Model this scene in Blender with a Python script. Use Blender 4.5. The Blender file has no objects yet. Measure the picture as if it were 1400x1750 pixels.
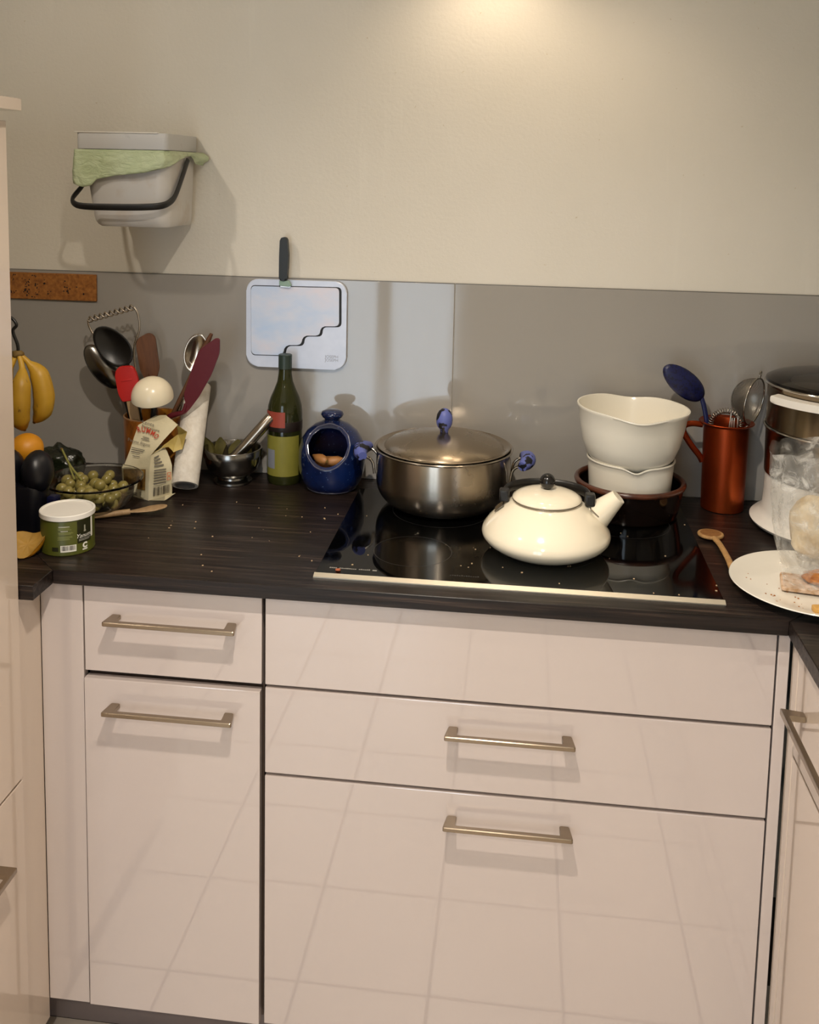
import bpy, bmesh, math, random
from mathutils import Vector, Matrix, noise
R = random.Random(7)
PI = math.pi
S = bpy.context.scene
COL = S.collection

# ------------------------------------------------------------------ camera
cam_d = bpy.data.cameras.new('camera'); cam = bpy.data.objects.new('camera', cam_d); COL.objects.link(cam)
YAW, PIT, ROL = 0.1141, 0.1132, 0.0205
fw = Vector((-math.sin(YAW)*math.cos(PIT), math.cos(YAW)*math.cos(PIT), -math.sin(PIT)))
rt = Vector((math.cos(YAW), math.sin(YAW), 0)); up = rt.cross(fw)
r2 = rt*math.cos(ROL) + up*math.sin(ROL); u2 = -rt*math.sin(ROL) + up*math.cos(ROL)
m = Matrix((r2, u2, -fw)).transposed().to_4x4(); m.translation = Vector((0.4433, -2.259, 1.7185))
cam.matrix_world = m
cam_d.sensor_fit = 'HORIZONTAL'; cam_d.sensor_width = 36.0
cam_d.lens = 1662.86*36/1400
cam_d.shift_x = (700-702.66)/1400; cam_d.shift_y = (485.55-875)/1400
cam_d.clip_start = 0.02
S.camera = cam
# ------------------------------------------------------------------ world (daylight outside the glazed door)
W = bpy.data.worlds.new('world'); S.world = W; W.use_nodes = True
bg = W.node_tree.nodes['Background']; bg.inputs[0].default_value = (0.74, 0.87, 1.0, 1); bg.inputs[1].default_value = 5.0
pl = bpy.data.lights.new('door_portal', 'AREA'); pl.shape = 'RECTANGLE'; pl.size = 1.06; pl.size_y = 2.1
plo = bpy.data.objects.new('door_portal', pl); COL.objects.link(plo)
plo.location = (-0.45, -4.12, 1.08)
plo.rotation_euler = Vector((0, 1, 0)).to_track_quat('-Z', 'Z').to_euler()
pl.cycles.is_portal = True
def spot(name, loc, target, watt, col, angle=100, blend=0.6, size=0.03):
    l = bpy.data.lights.new(name, 'SPOT'); l.energy = watt; l.color = col; l.spot_size = math.radians(angle); l.spot_blend = blend
    l.shadow_soft_size = size
    o = bpy.data.objects.new(name, l); COL.objects.link(o); o.location = loc
    o.rotation_euler = (Vector(target)-Vector(loc)).to_track_quat('-Z', 'Z').to_euler()
    return o
WARM = (1.0, 0.89, 0.76); HOODWARM = (1.0, 0.80, 0.58)
CEIL = 2.55
CEILING_SPOTS = [((0.26, -1.45, CEIL-0.03), 95), ((0.26, -2.9, CEIL-0.03), 95), ((-0.80, -1.15, CEIL-0.03), 14)]
HOOD_SPOTS = [((0.36, -0.17, 2.275), 3.0), ((0.62, -0.34, 2.275), 2.0)]
S.view_settings.view_transform = 'Standard'; S.view_settings.look = 'None'
S.view_settings.exposure = 0.28; S.view_settings.gamma = 1.0
S.view_settings.use_curve_mapping = False

# ------------------------------------------------------------------ materials
def lin(c):
    if isinstance(c, str):
        c = [int(c[i:i+2], 16)/255 for i in (0, 2, 4)]
    return tuple((x/12.92 if x <= 0.04045 else ((x+0.055)/1.055)**2.4) for x in c) + (1,)
class MatB:
    def __init__(s, name, col='808080', rough=0.5, metal=0.0, **kw):
        s.m = bpy.data.materials.new(name); s.m.use_nodes = True
        s.t = s.m.node_tree; s.b = s.t.nodes['Principled BSDF']; s.N = s.t.nodes.new; s.L = s.t.links.new
        s.b.inputs['Base Color'].default_value = lin(col); s.b.inputs['Roughness'].default_value = rough
        s.b.inputs['Metallic'].default_value = metal
        for k, v in kw.items():
            s.b.inputs[k.replace('_', ' ')].default_value = v
        s.tc = None
    def co(s, scale=(1, 1, 1), rot=(0, 0, 0), kind='Object'):
        if not s.tc: s.tc = s.N('ShaderNodeTexCoord')
        mp = s.N('ShaderNodeMapping'); mp.inputs['Scale'].default_value = scale; mp.inputs['Rotation'].default_value = rot
        s.L(s.tc.outputs[kind], mp.inputs[0]); return mp.outputs[0]
    def noise(s, scale=10, detail=4, co=None, rough=0.55, dist=0.0):
        n = s.N('ShaderNodeTexNoise'); n.inputs['Scale'].default_value = scale; n.inputs['Detail'].default_value = detail
        n.inputs['Roughness'].default_value = rough; n.inputs['Distortion'].default_value = dist
        s.L(co if co is not None else s.co(), n.inputs['Vector']); return n.outputs[0]
    def ramp(s, fac, stops, interp='LINEAR'):
        r = s.N('ShaderNodeValToRGB'); r.color_ramp.interpolation = interp
        e = r.color_ramp.elements
        while len(e) < len(stops): e.new(0.5)
        for i, (p, c) in enumerate(stops):
            e[i].position = p; e[i].color = lin(c) if isinstance(c, (str,)) else (c, c, c, 1)
        s.L(fac, r.inputs[0]); return r.outputs[0]
    def mix(s, fac, a, b, mode='MIX'):
        x = s.N('ShaderNodeMix'); x.data_type = 'RGBA'; x.blend_type = mode
        for v, i in ((fac, 0), (a, 6), (b, 7)):
            if hasattr(v, 'is_output'): s.L(v, x.inputs[i])
            else: x.inputs[i].default_value = v if i == 0 else lin(v)
        return x.outputs[2]
    def color(s, out): s.L(out, s.b.inputs['Base Color']); return s
    def rough(s, out): s.L(out, s.b.inputs['Roughness']); return s
    def bump(s, h, strength=0.2, dist=0.002):
        b = s.N('ShaderNodeBump'); b.inputs['Strength'].default_value = strength; b.inputs['Distance'].default_value = dist
        s.L(h, b.inputs['Height']); s.L(b.outputs[0], s.b.inputs['Normal']); return s
def simple(name, col, rough=0.5, metal=0.0, var=0.08, vscale=25, bump=0.0, bscale=60, **kw):
    """plain material with a little procedural colour variation and relief"""
    M = MatB(name, col, rough, metal, **kw)
    c = lin(col)
    n = M.noise(vscale, 3)
    mx = M.N('ShaderNodeMix'); mx.data_type = 'RGBA'
    mx.inputs[6].default_value = tuple(x*(1-var) for x in c[:3])+(1,); mx.inputs[7].default_value = tuple(min(1, x*(1+var)) for x in c[:3])+(1,)
    M.L(n, mx.inputs[0]); M.L(mx.outputs[2], M.b.inputs['Base Color'])
    if bump: M.bump(M.noise(bscale, 4), bump, 0.001)
    return M.m
MT = {}
# wall plaster, painted
a = MatB('wall_paint', 'd8cfba', 0.75)
n1 = a.noise(1.6, 5); big = a.ramp(n1, [(0.3, 'dad4c6'), (0.7, 'e2dcd0')])
sp = a.ramp(a.noise(90, 2), [(0.72, 0.0), (0.76, 1.0)])
dr = a.ramp(a.noise(3.0, 3, a.co((6, 1, 0.5))), [(0.62, 0.0), (0.75, 0.35)])
a.color(a.mix(dr, a.mix(sp, big, 'cfc4ae'), 'eae5d8')).bump(a.noise(110, 5), 0.5, 0.0014); MT['wall'] = a.m
MT['wall_plain'] = simple('wall_plain', 'd6cdbb', 0.8, var=0.03, bump=0.1)
MT['ceiling'] = simple('ceiling_paint', 'e6e1d6', 0.85, var=0.02)
a = MatB('backsplash_glass', '9d9993', 0.06, 0.0, Coat_Weight=0.1, Coat_Roughness=0.02)
sm = a.ramp(a.noise(5, 4, a.co((3, 1, 0.6))), [(0.45, 0.05), (0.75, 0.13)]); a.rough(sm); MT['splash'] = a.m
MT['edge'] = simple('glass_edge', '5d5a55', 0.3)
MT['lacquer'] = simple('cabinet_lacquer', 'c7bbb6', 0.16, var=0.012, vscale=3, Coat_Weight=1.0, Coat_Roughness=0.03, Coat_IOR=1.8)
MT['lacquer_side'] = simple('cabinet_lacquer_side', 'cfbfb0', 0.16, var=0.012, vscale=3, Coat_Weight=1.0, Coat_Roughness=0.035, Coat_IOR=1.5)
MT['carcass'] = simple('carcass_gap_shade', '4a3c33', 0.6)  # brown darkened to carry the shade in the gaps between fronts
MT['plinth'] = simple('plinth_brown', '6f6461', 0.4)
MT['nickel'] = simple('brushed_nickel', 'a09382', 0.26, 1.0, var=0.06, vscale=80)
MT['trim'] = simple('steel_trim', 'f0e9da', 0.42, 1.0, var=0.03)
def wood_dark(name, rot):
    a = MatB(name, '2a211d', 0.36, Specular_IOR_Level=0.35)
    g = a.noise(1.6, 8, a.co((2.2, 75, 75), rot), 0.65, 0.3)
    g2 = a.noise(1.2, 5, a.co((0.8, 16, 16), rot), 0.6, 0.8)
    col = a.mix(a.ramp(g2, [(0.38, 0.0), (0.62, 1.0)]), a.ramp(g, [(0.32, '080605'), (0.52, '1a1412'), (0.72, '4a3c33')]), a.ramp(g, [(0.35, '120d0b'), (0.58, '2a201c'), (0.76, '5c4c41')]))
    a.color(col).bump(g, 0.35, 0.0009); a.rough(a.ramp(g, [(0.3, 0.42), (0.8, 0.27)])); return a.m
MT['wood_x'] = wood_dark('worktop_wood_x', (0, 0, 0)); MT['wood_y'] = wood_dark('worktop_wood_y', (0, 0, PI/2))
a = MatB('hob_glass', '040404', 0.035, Specular_IOR_Level=0.45)
sm = a.ramp(a.noise(7, 5), [(0.45, 0.025), (0.8, 0.14)]); a.rough(sm); MT['hob'] = a.m
MT['tile'] = simple('floor_tile', 'cdc2b5', 0.35, var=0.07, vscale=6)
MT['grout'] = simple('grout', '3c342e', 0.9)
def steel(name, col='a39a8c', rough=0.25, var=0.08, aniso=0.0):
    a = MatB(name, col, rough, 1.0, Anisotropic=aniso, Anisotropic_Rotation=0.25)
    c = lin(col); a.rough(a.ramp(a.noise(9, 4), [(0.3, rough*0.85), (0.75, rough*1.25)]))
    big = a.noise(6, 4)
    mx = a.N('ShaderNodeMix'); mx.data_type = 'RGBA'; mx.inputs[6].default_value = tuple(x*(1-var) for x in c[:3])+(1,); mx.inputs[7].default_value = tuple(min(1, x*(1+var)) for x in c[:3])+(1,)
    a.L(big, mx.inputs[0]); a.L(mx.outputs[2], a.b.inputs['Base Color']); return a.m
MT['steel'] = steel('stainless_steel', 'bcb2a4', 0.24, 0.05, 0.8); MT['steel_lid'] = steel('worn_steel', 'aea08c', 0.27, 0.10, 0.5); MT['steel_dark'] = steel('mortar_steel', '8c8a86', 0.2)
MT['chrome'] = simple('chrome_wire', 'b5afa6', 0.15, 1.0)
MT['enamel'] = simple('cream_enamel', 'f0e6cf', 0.12, var=0.02, vscale=8, Coat_Weight=0.6, Coat_Roughness=0.04)
MT['whiteplast'] = simple('white_melamine', 'e9e4d6', 0.22, var=0.015, vscale=6)
MT['plate'] = simple('white_china', 'ebe7dc', 0.15, var=0.02, Coat_Weight=0.4)
MT['whitehard'] = simple('white_plastic', 'e6e2da', 0.35, var=0.02)
MT['black'] = simple('black_plastic', '141312', 0.35, var=0.1)
MT['blackgloss'] = simple('black_knob', '171514', 0.18, var=0.05)
a = MatB('shaded_brown_glaze', '1c0f0a', 0.1, Coat_Weight=0.6); a.color(a.ramp(a.noise(9, 4), [(0.3, '080403'), (0.75, '150a06')])); MT['brown'] = a.m  # near-black body glaze carries the shade on the dish as colour
a = MatB('brown_rim', '4a2618', 0.25, Coat_Weight=0.3); a.color(a.ramp(a.noise(20, 4), [(0.3, '34190f'), (0.75, '5d3322')])); MT['brownrim'] = a.m
a = MatB('copper', 'b4572c', 0.34, 0.85); a.color(a.ramp(a.noise(6, 5, a.co((1, 1, 0.4))), [(0.3, '76290d'), (0.55, '9c3d15'), (0.8, 'b65a2a')])); a.bump(a.noise(16, 2), 0.15, 0.002); MT['copper'] = a.m
def chipped(name):
    a = MatB(name, '5b66a8', 0.45)
    f = a.ramp(a.noise(38, 3, None, 0.5, 0.4), [(0.50, 0.0), (0.52, 1.0)])
    a.color(a.mix(f, '5a64a6', '0c0d16')); return a.m
MT['bluechip'] = chipped('chipped_blue_paint')
a = MatB('blue_stoneware', '0d1c44', 0.12, Coat_Weight=0.6)
f = a.ramp(a.noise(150, 1), [(0.70, 0.0), (0.75, 0.5)]); a.color(a.mix(f, a.ramp(a.noise(9, 3), [(0.3, '081230'), (0.7, '12275c')]), '5d78a8')); MT['bluepot'] = a.m
MT['bluerim'] = simple('blue_stoneware_rim', '55545f', 0.3)
a = MatB('speckled_blue', '15247a', 0.4); f = a.ramp(a.noise(190, 1), [(0.52, 0.0), (0.6, 0.7)]); a.color(a.mix(f, '0c1446', '030516')); MT['bluespeck'] = a.m
MT['blueplain'] = simple('blue_plastic', '0d1646', 0.35)
def woodm(name, c1, c2, rough=0.6):
    a = MatB(name, c1, rough); g = a.noise(14, 6, a.co((6, 6, 0.8)), 0.6, 0.4); a.color(a.ramp(g, [(0.3, c1), (0.7, c2)])).bump(g, 0.15, 0.0006); return a.m
MT['beech'] = woodm('beech_wood', '9a7350', 'b88f66'); MT['brownwood'] = woodm('brown_wood', '4a2b18', '6d4426'); MT['palewood'] = woodm('pale_wood', '8d7150', 'a58862')
MT['bamboo'] = woodm('bamboo_wood', '9c7548', 'bb935f')
a = MatB('cork', 'a0662c', 0.85); a.color(a.ramp(a.noise(120, 4), [(0.3, '7e4d1e'), (0.6, 'a1672c'), (0.8, 'b47a3a')])).bump(a.noise(160, 3), 0.5, 0.001); MT['cork'] = a.m
MT['ink'] = simple('dark_ink', '241510', 0.7); MT['inkgrey'] = simple('grey_ink', '6a645a', 0.7); MT['inkred'] = simple('red_ink', 'b03a26', 0.6); MT['inkwhite'] = simple('white_ink', 'e4e1d6', 0.6)
MT['inkorange'] = simple('orange_ink', 'd07a52', 0.6)
MT['hobprint'] = simple('hob_print', '8a8781', 0.5)
a = MatB('daylit_silver_board', 'c3c7d2', 0.35, 0.1); MT['silver'] = a.m  # bluish daylight reflection is mixed into the silver colour
a.color(a.ramp(a.noise(30, 2), [(0.3, 'c9d1e2'), (0.7, 'd3daea')]))
a = MatB('daylit_ribbed_silver', 'c0c6d2', 0.4, 0.15)  # inlay colour also holds the bluish daylight, plus a moire tint
w = a.N('ShaderNodeTexWave'); w.inputs['Scale'].default_value = 120; w.bands_direction = 'DIAGONAL'; a.L(a.co(), w.inputs['Vector'])
a.color(a.ramp(a.noise(9, 3, a.co((1, 1, 1.6), (0, 0.6, 0))), [(0.35, 'b9cce6'), (0.52, 'cdd4e4'), (0.68, 'dcd5dc')])).bump(w.outputs[1], 0.15, 0.0005); MT['silver_rib'] = a.m
MT['shadow_gap'] = simple('shadow_gap_dark', '1c1d20', 0.6)  # dark tone painted for the shade round the board inlay
MT['slate'] = simple('slate_handle', '262b2e', 0.5); MT['mint'] = simple('mint_bolster', '8aa596', 0.45); MT['blade'] = simple('blade_steel', 'b9bcbf', 0.2, 1.0)
a = MatB('bin_plastic', 'c9c5bf', 0.45); a.color(a.mix(a.ramp(a.noise(14, 4), [(0.55, 0.0), (0.75, 0.5)]), a.ramp(a.noise(3, 3), [(0.3, 'c4c1bd'), (0.7, 'd0ccc5')]), 'b09c86')); MT['bin'] = a.m
a = MatB('bin_lid', 'c4c5c6', 0.4); a.color(a.mix(a.ramp(a.noise(30, 3), [(0.62, 0.0), (0.72, 0.6)]), 'c3c3c2', '9d9c99')); MT['binlid'] = a.m
a = MatB('green_film', 'b4c890', 0.4, Subsurface_Weight=0.0, Transmission_Weight=0.0); a.color(a.ramp(a.noise(14, 4), [(0.3, 'aebd92'), (0.7, 'c2cdaa')])); a.bump(a.noise(30, 5, a.co((1, 1, 2.2)), 0.6, 1.0), 0.9, 0.006); MT['film_green'] = a.m
MT['strap'] = simple('black_strap', '151413', 0.5)
a = MatB('paper_bag', 'd5cba9', 0.6); a.color(a.ramp(a.noise(9, 4), [(0.3, 'c9be9b'), (0.7, 'd9d0b2')])).bump(a.noise(22, 4), 0.5, 0.004); MT['paper'] = a.m
a = MatB('paper_inside', 'b39a4e', 0.6); a.color(a.ramp(a.noise(12, 4), [(0.3, 'a08742'), (0.7, 'c5b068')])).bump(a.noise(25, 4), 0.5, 0.004); MT['paper_in'] = a.m
a = MatB('pasta_window', '8d6c3c', 0.3); a.color(a.ramp(a.noise(70, 3), [(0.35, '4f3519'), (0.55, '8c6a35'), (0.75, 'b08d4f')])); MT['pasta'] = a.m
a = MatB('towel_paper', 'd9d2c6', 0.9); a.bump(a.noise(150, 3), 0.5, 0.002); a.color(a.ramp(a.noise(60, 3), [(0.35, 'cfc7ba'), (0.7, 'ded8cd')])); MT['towel'] = a.m
MT['cardboard'] = simple('grey_cardboard', '6f6a66', 0.9)
a = MatB('crock_glaze', '9a5c22', 0.3, Coat_Weight=0.3); a.color(a.ramp(a.noise(16, 4, a.co((1, 1, 0.5)), 0.6, 1.0), [(0.3, '5e3512'), (0.5, '9c5c20'), (0.68, 'b07a2a'), (0.8, '8d3d16')])); MT['crock'] = a.m
MT['redsil'] = simple('red_silicone', 'b8180f', 0.4, var=0.05); MT['maroon'] = simple('maroon_silicone', '5d1520', 0.45, var=0.05)
MT['ladle'] = simple('cream_plastic', 'e8ddc2', 0.25, var=0.02)
a = MatB('clear_glass', 'ffffff', 0.0, Transmission_Weight=1.0, IOR=1.45); a.b.inputs['Base Color'].default_value = (0.93, 0.95, 0.93, 1); MT['glass'] = a.m
a = MatB('smoked_lid_glass', 'ffffff', 0.02, Transmission_Weight=1.0, IOR=1.3); a.b.inputs['Base Color'].default_value = (0.42, 0.38, 0.34, 1); MT['smoke'] = a.m
a = MatB('grape_skin', 'a59a4e', 0.28, Subsurface_Weight=0.3); a.b.inputs['Subsurface Radius'].default_value = (0.01, 0.008, 0.003); a.color(a.ramp(a.noise(40, 3), [(0.3, '6f6732'), (0.55, '8f8448'), (0.75, '9a8250')])); MT['grape'] = a.m
MT['stalk'] = simple('grape_stalk', '7d7a3a', 0.7)
a = MatB('banana_skin', 'c9a02c', 0.45); a.color(a.mix(a.ramp(a.noise(60, 4, a.co((1, 1, 0.5))), [(0.62, 0.0), (0.7, 0.8)]), a.ramp(a.noise(9, 3), [(0.3, 'a57c1c'), (0.7, 'c79d30')]), '5b3d14')); MT['banana'] = a.m
MT['banana_tip'] = simple('banana_stem', '6b5424', 0.7)
MT['orange'] = simple('orange_peel', 'd08c1a', 0.45, var=0.08, bump=0.4, bscale=220); MT['orangein'] = simple('orange_pith', 'a8823a', 0.6, var=0.25, vscale=60, bump=0.5)
MT['navy'] = simple('navy_plastic', '05060f', 0.4, var=0.2); MT['bluebox'] = simple('blue_film', '0d1030', 0.3, var=0.3, bump=0.4)
a = MatB('dark_green_film', '1c2114', 0.25); a.color(a.ramp(a.noise(35, 4), [(0.3, '0a0c08'), (0.65, '1a2012'), (0.8, '343b20')])).bump(a.noise(30, 4), 0.8, 0.006); MT['greenfilm'] = a.m
MT['canlabel'] = simple('olive_label', '4c5017', 0.4, var=0.05); MT['candark'] = simple('dark_label', '24240f', 0.4); MT['tin'] = simple('tin', 'b5b2aa', 0.3, 1.0)
a = MatB('olive_bottle', '2c2f14', 0.08, Transmission_Weight=0.35, IOR=1.45); a.color(a.ramp(a.noise(10, 2), [(0.3, '23260f'), (0.7, '3a3d1a')])); MT['bottle'] = a.m
MT['yellowlabel'] = simple('yellow_label', '7f7a30', 0.5, var=0.1, vscale=40); MT['redlabel'] = simple('red_label', '96402f', 0.5); MT['capgreen'] = simple('dark_green_cap', '2c3a34', 0.4)
MT['labelgrey'] = simple('grey_label', '7d8088', 0.5)
a = MatB('bay_leaf', '6f6a33', 0.7); a.color(a.ramp(a.noise(30, 3), [(0.3, '5a5526'), (0.7, '83793d')])); MT['leaf'] = a.m; MT['leafdark'] = simple('dark_leaf', '3c331b', 0.7, var=0.2)
MT['shallot'] = simple('shallot_skin', '9c6c3c', 0.45, var=0.2, vscale=60)
a = MatB('clear_film', 'ffffff', 0.12, 0.0)
a.b.inputs['Alpha'].default_value = 0.22; a.bump(a.noise(26, 5, None, 0.6, 0.8), 0.8, 0.01); a.b.inputs['Base Color'].default_value = lin('d8d6d0'); a.b.inputs['Specular IOR Level'].default_value = 0.9
f = a.ramp(a.noise(16, 5, None, 0.65, 1.5), [(0.40, 0.10), (0.56, 0.30), (0.70, 0.80)]); a.L(f, a.b.inputs['Alpha']); MT['film'] = a.m
a = MatB('bread', 'd9c7a4', 0.85); a.color(a.ramp(a.noise(22, 5), [(0.3, 'c2a97f'), (0.7, 'e3d5b8')])).bump(a.noise(60, 4), 0.6, 0.003); MT['bread'] = a.m
a = MatB('crispbread', 'd9bda4', 0.85); a.color(a.ramp(a.noise(90, 4), [(0.35, 'b08a62'), (0.6, 'dcc2ab')])).bump(a.noise(120, 3), 0.5, 0.001); MT['crisp'] = a.m
a = MatB('fried_crust', 'a8672c', 0.6); a.color(a.ramp(a.noise(110, 4), [(0.3, '874b1c'), (0.7, 'bd7d3d')])).bump(a.noise(150, 3), 0.8, 0.002); MT['crust'] = a.m
MT['cheese'] = simple('cheese_piece', 'cf9f55', 0.5, var=0.1)
MT['lozenge'] = simple('yellow_sticker', 'b39a3e', 0.5, var=0.1)
a = MatB('sieve_mesh', '8f8a80', 0.35, 1.0)
ck = a.N('ShaderNodeTexChecker'); ck.inputs['Scale'].default_value = 700; a.L(a.co(), ck.inputs['Vector'])
al = a.ramp(ck.outputs[1], [(0.0, 0.2), (1.0, 0.75)]); a.L(al, a.b.inputs['Alpha']); MT['sieve'] = a.m
MT['steamer_body'] = steel('steamer_steel', '8d7f6b', 0.22)
MT['crumb'] = simple('crumb', 'c0a582', 0.8, var=0.2); MT['crumbred'] = simple('crumb_red', 'a0583a', 0.8)
MT['lampglow'] = MatB('lamp_glow', 'ffffff', 0.5); MT['lampglow'].b.inputs['Emission Color'].default_value = (1, 0.82, 0.6, 1); MT['lampglow'].b.inputs['Emission Strength'].default_value = 25; MT['lampglow'] = MT['lampglow'].m
MT['doorframe'] = simple('white_door_frame', 'dedbd4', 0.4, var=0.02)
a = MatB('pane_glass', 'ffffff', 0.0); a.b.inputs['Alpha'].default_value = 0.06; MT['pane'] = a.m

# ------------------------------------------------------------------ geometry helpers
def fin(bm, name, mat, parent=None, smooth=True, auto=None, loc=None, flatbig=False):
    me = bpy.data.meshes.new(name)
    bmesh.ops.recalc_face_normals(bm, faces=bm.faces)
    bm.to_mesh(me); bm.free()
    if smooth:
        for p in me.polygons: p.use_smooth = True
        if auto is not None:
            try: me.set_sharp_from_angle(angle=math.radians(auto))
            except Exception: pass
    if flatbig:      # broad planes stay optically flat, only the bevels are smoothed
        for p in me.polygons:
            if max(abs(c) for c in p.normal) > 0.9995: p.use_smooth = False
    return lnk(name, me, mat, parent, loc)
def lnk(name, me, mat, parent=None, loc=None):
    o = bpy.data.objects.new(name, me); COL.objects.link(o)
    if mat:
        me.materials.clear(); me.materials.append(MT[mat] if isinstance(mat, str) else mat)
    if parent: o.parent = parent
    if loc is not None: o.location = loc
    return o
def tag(o, label, cat=None, group=None, kind=None):
    o['label'] = label
    if cat: o['category'] = cat
    if group: o['group'] = group
    if kind: o['kind'] = kind
    return o
def thing(name, label, cat, loc=(0, 0, 0), rotz=0.0, group=None):
    o = bpy.data.objects.new(name, None); COL.objects.link(o); o.empty_display_size = 0.03
    o.location = loc; o.rotation_euler = (0, 0, rotz)
    return tag(o, label, cat, group)
def copytree(o, parent=None):
    c = o.copy(); COL.objects.link(c); c.parent = parent
    for ch in list(o.children): copytree(ch, c)
    return c
def boxbm(x0, x1, y0, y1, z0, z1, bevel=0.0, seg=2, bm=None):
    b = bm or bmesh.new()
    vs = [b.verts.new((x, y, z)) for z in (z0, z1) for y in (y0, y1) for x in (x0, x1)]
    fs = [b.faces.new([vs[i] for i in f]) for f in ((0, 2, 3, 1), (4, 5, 7, 6), (0, 1, 5, 4), (2, 6, 7, 3), (0, 4, 6, 2), (1, 3, 7, 5))]
    if bevel: bmesh.ops.bevel(b, geom=list({e for f in fs for e in f.edges}), offset=bevel, segments=seg, affect='EDGES', profile=0.5)
    return b
def box(name, x0, x1, y0, y1, z0, z1, mat, parent=None, bevel=0.0, seg=2):
    return fin(boxbm(x0, x1, y0, y1, z0, z1, bevel, seg), name, mat, parent, smooth=bool(bevel), auto=35, flatbig=True)
def lathebm(prof, seg=48, fn=None, close=False, bm=None):
    """prof list of (r,z); fn(theta,r,z)->(x,y,z)"""
    b = bm or bmesh.new(); rings = []
    for (r, z) in prof:
        if r < 1e-6:
            rings.append([b.verts.new(fn(0, 0, z) if fn else (0, 0, z))])
        else:
            rings.append([b.verts.new(fn(2*PI*i/seg, r, z) if fn else (r*math.cos(2*PI*i/seg), r*math.sin(2*PI*i/seg), z)) for i in range(seg)])
    pairs = list(zip(rings[:-1], rings[1:]))
    if close: pairs.append((rings[-1], rings[0]))
    for A, B in pairs:
        for i in range(seg):
            j = (i+1) % seg
            a0, a1 = A[i % len(A)], A[j % len(A)]; b0, b1 = B[i % len(B)], B[j % len(B)]
            vs = []
            for v in (a0, a1, b1, b0):
                if v not in vs: vs.append(v)
            if len(vs) > 2: b.faces.new(vs)
    return b
def lathe(name, prof, mat, parent=None, seg=48, fn=None, auto=40, close=False, loc=None):
    return fin(lathebm(prof, seg, fn, close), name, mat, parent, True, auto, loc)
def smoothpath(pts, n=8):
    P = [Vector(p) for p in pts]
    if len(P) < 3: return P
    out = []
    for i in range(len(P)-1):
        p0 = P[max(i-1, 0)]; p1 = P[i]; p2 = P[i+1]; p3 = P[min(i+2, len(P)-1)]
        for k in range(n):
            t = k/n
            out.append(0.5*((2*p1)+(p2-p0)*t+(2*p0-5*p1+4*p2-p3)*t*t+(3*p1-p0-3*p2+p3)*t**3))
    out.append(P[-1]); return out
def tubebm(path, rad, seg=8, flat=None, closed=False, bm=None, upv=(0, 0, 1)):
    """sweep; rad number or list; flat=(a,b) scales cross-section along side/up"""
    b = bm or bmesh.new(); P = [Vector(p) for p in path]; n = len(P); rings = []
    prev = None
    for i, p in enumerate(P):
        if closed: t = (P[(i+1) % n]-P[i-1]).normalized()
        else: t = (P[min(i+1, n-1)]-P[max(i-1, 0)]).normalized()
        if prev is None:
            u = Vector(upv); 
            if abs(t.dot(u)) > 0.95: u = Vector((0, 1, 0)) if abs(t.y) < 0.9 else Vector((1, 0, 0))
            s = t.cross(u).normalized()
        else:
            s = (prev-t*prev.dot(t)).normalized()
        prev = s; w = t.cross(s)
        r = rad[min(i, len(rad)-1)] if isinstance(rad, (list, tuple)) else rad
        fa, fb = flat or (1, 1)
        rings.append([b.verts.new(p+s*(math.cos(2*PI*k/seg)*r*fa)+w*(math.sin(2*PI*k/seg)*r*fb)) for k in range(seg)])
    rng = range(n if closed else n-1)
    for i in rng:
        A, B = rings[i], rings[(i+1) % n]
        for k in range(seg): b.faces.new((A[k], A[(k+1) % seg], B[(k+1) % seg], B[k]))
    if not closed:
        b.faces.new(rings[0][::-1]); b.faces.new(rings[-1])
    return b
def tube(name, path, rad, mat, parent=None, seg=8, flat=None, closed=False, sm=0, auto=50, upv=(0, 0, 1)):
    if sm: path = smoothpath(path, sm)
    if isinstance(rad, (list, tuple)) and len(rad) != len(path):
        m_ = len(rad)-1; rr = []
        for i in range(len(path)):
            t = i/(len(path)-1)*m_; k = min(int(t), m_-1); rr.append(rad[k]+(rad[k+1]-rad[k])*(t-k))
        rad = rr
    return fin(tubebm(path, rad, seg, flat, closed, upv=upv), name, mat, parent, True, auto)
def prismbm(poly, z0, z1, bevel=0.0, seg=2, axis='z', bm=None):
    """extrude polygon (2D) ; axis z: (x,y)->z ; axis y: (x,z)->y"""
    b = bm or bmesh.new()
    f3 = (lambda p, h: (p[0], p[1], h)) if axis == 'z' else ((lambda p, h: (p[0], h, p[1])) if axis == 'y' else (lambda p, h: (h, p[0], p[1])))
    A = [b.verts.new(f3(p, z0)) for p in poly]; B = [b.verts.new(f3(p, z1)) for p in poly]; n = len(poly)
    fa = b.faces.new(A[::-1]); fb = b.faces.new(B)
    for i in range(n): b.faces.new((A[i], A[(i+1) % n], B[(i+1) % n], B[i]))
    if bevel:
        es = [e for e in fa.edges]+[e for e in fb.edges]
        bmesh.ops.bevel(b, geom=es, offset=bevel, segments=seg, affect='EDGES', profile=0.5)
    return b
def prism(name, poly, z0, z1, mat, parent=None, bevel=0.0, seg=2, axis='z', auto=35):
    return fin(prismbm(poly, z0, z1, bevel, seg, axis), name, mat, parent, auto is not None, auto, None, True)
def rrect(x0, x1, y0, y1, r, n=6):
    out = []
    for cx, cy, a0 in ((x1-r, y1-r, 0), (x0+r, y1-r, PI/2), (x0+r, y0+r, PI), (x1-r, y0+r, 1.5*PI)):
        for k in range(n+1):
            t = a0+PI/2*k/n; out.append((cx+r*math.cos(t), cy+r*math.sin(t)))
    return out
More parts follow.
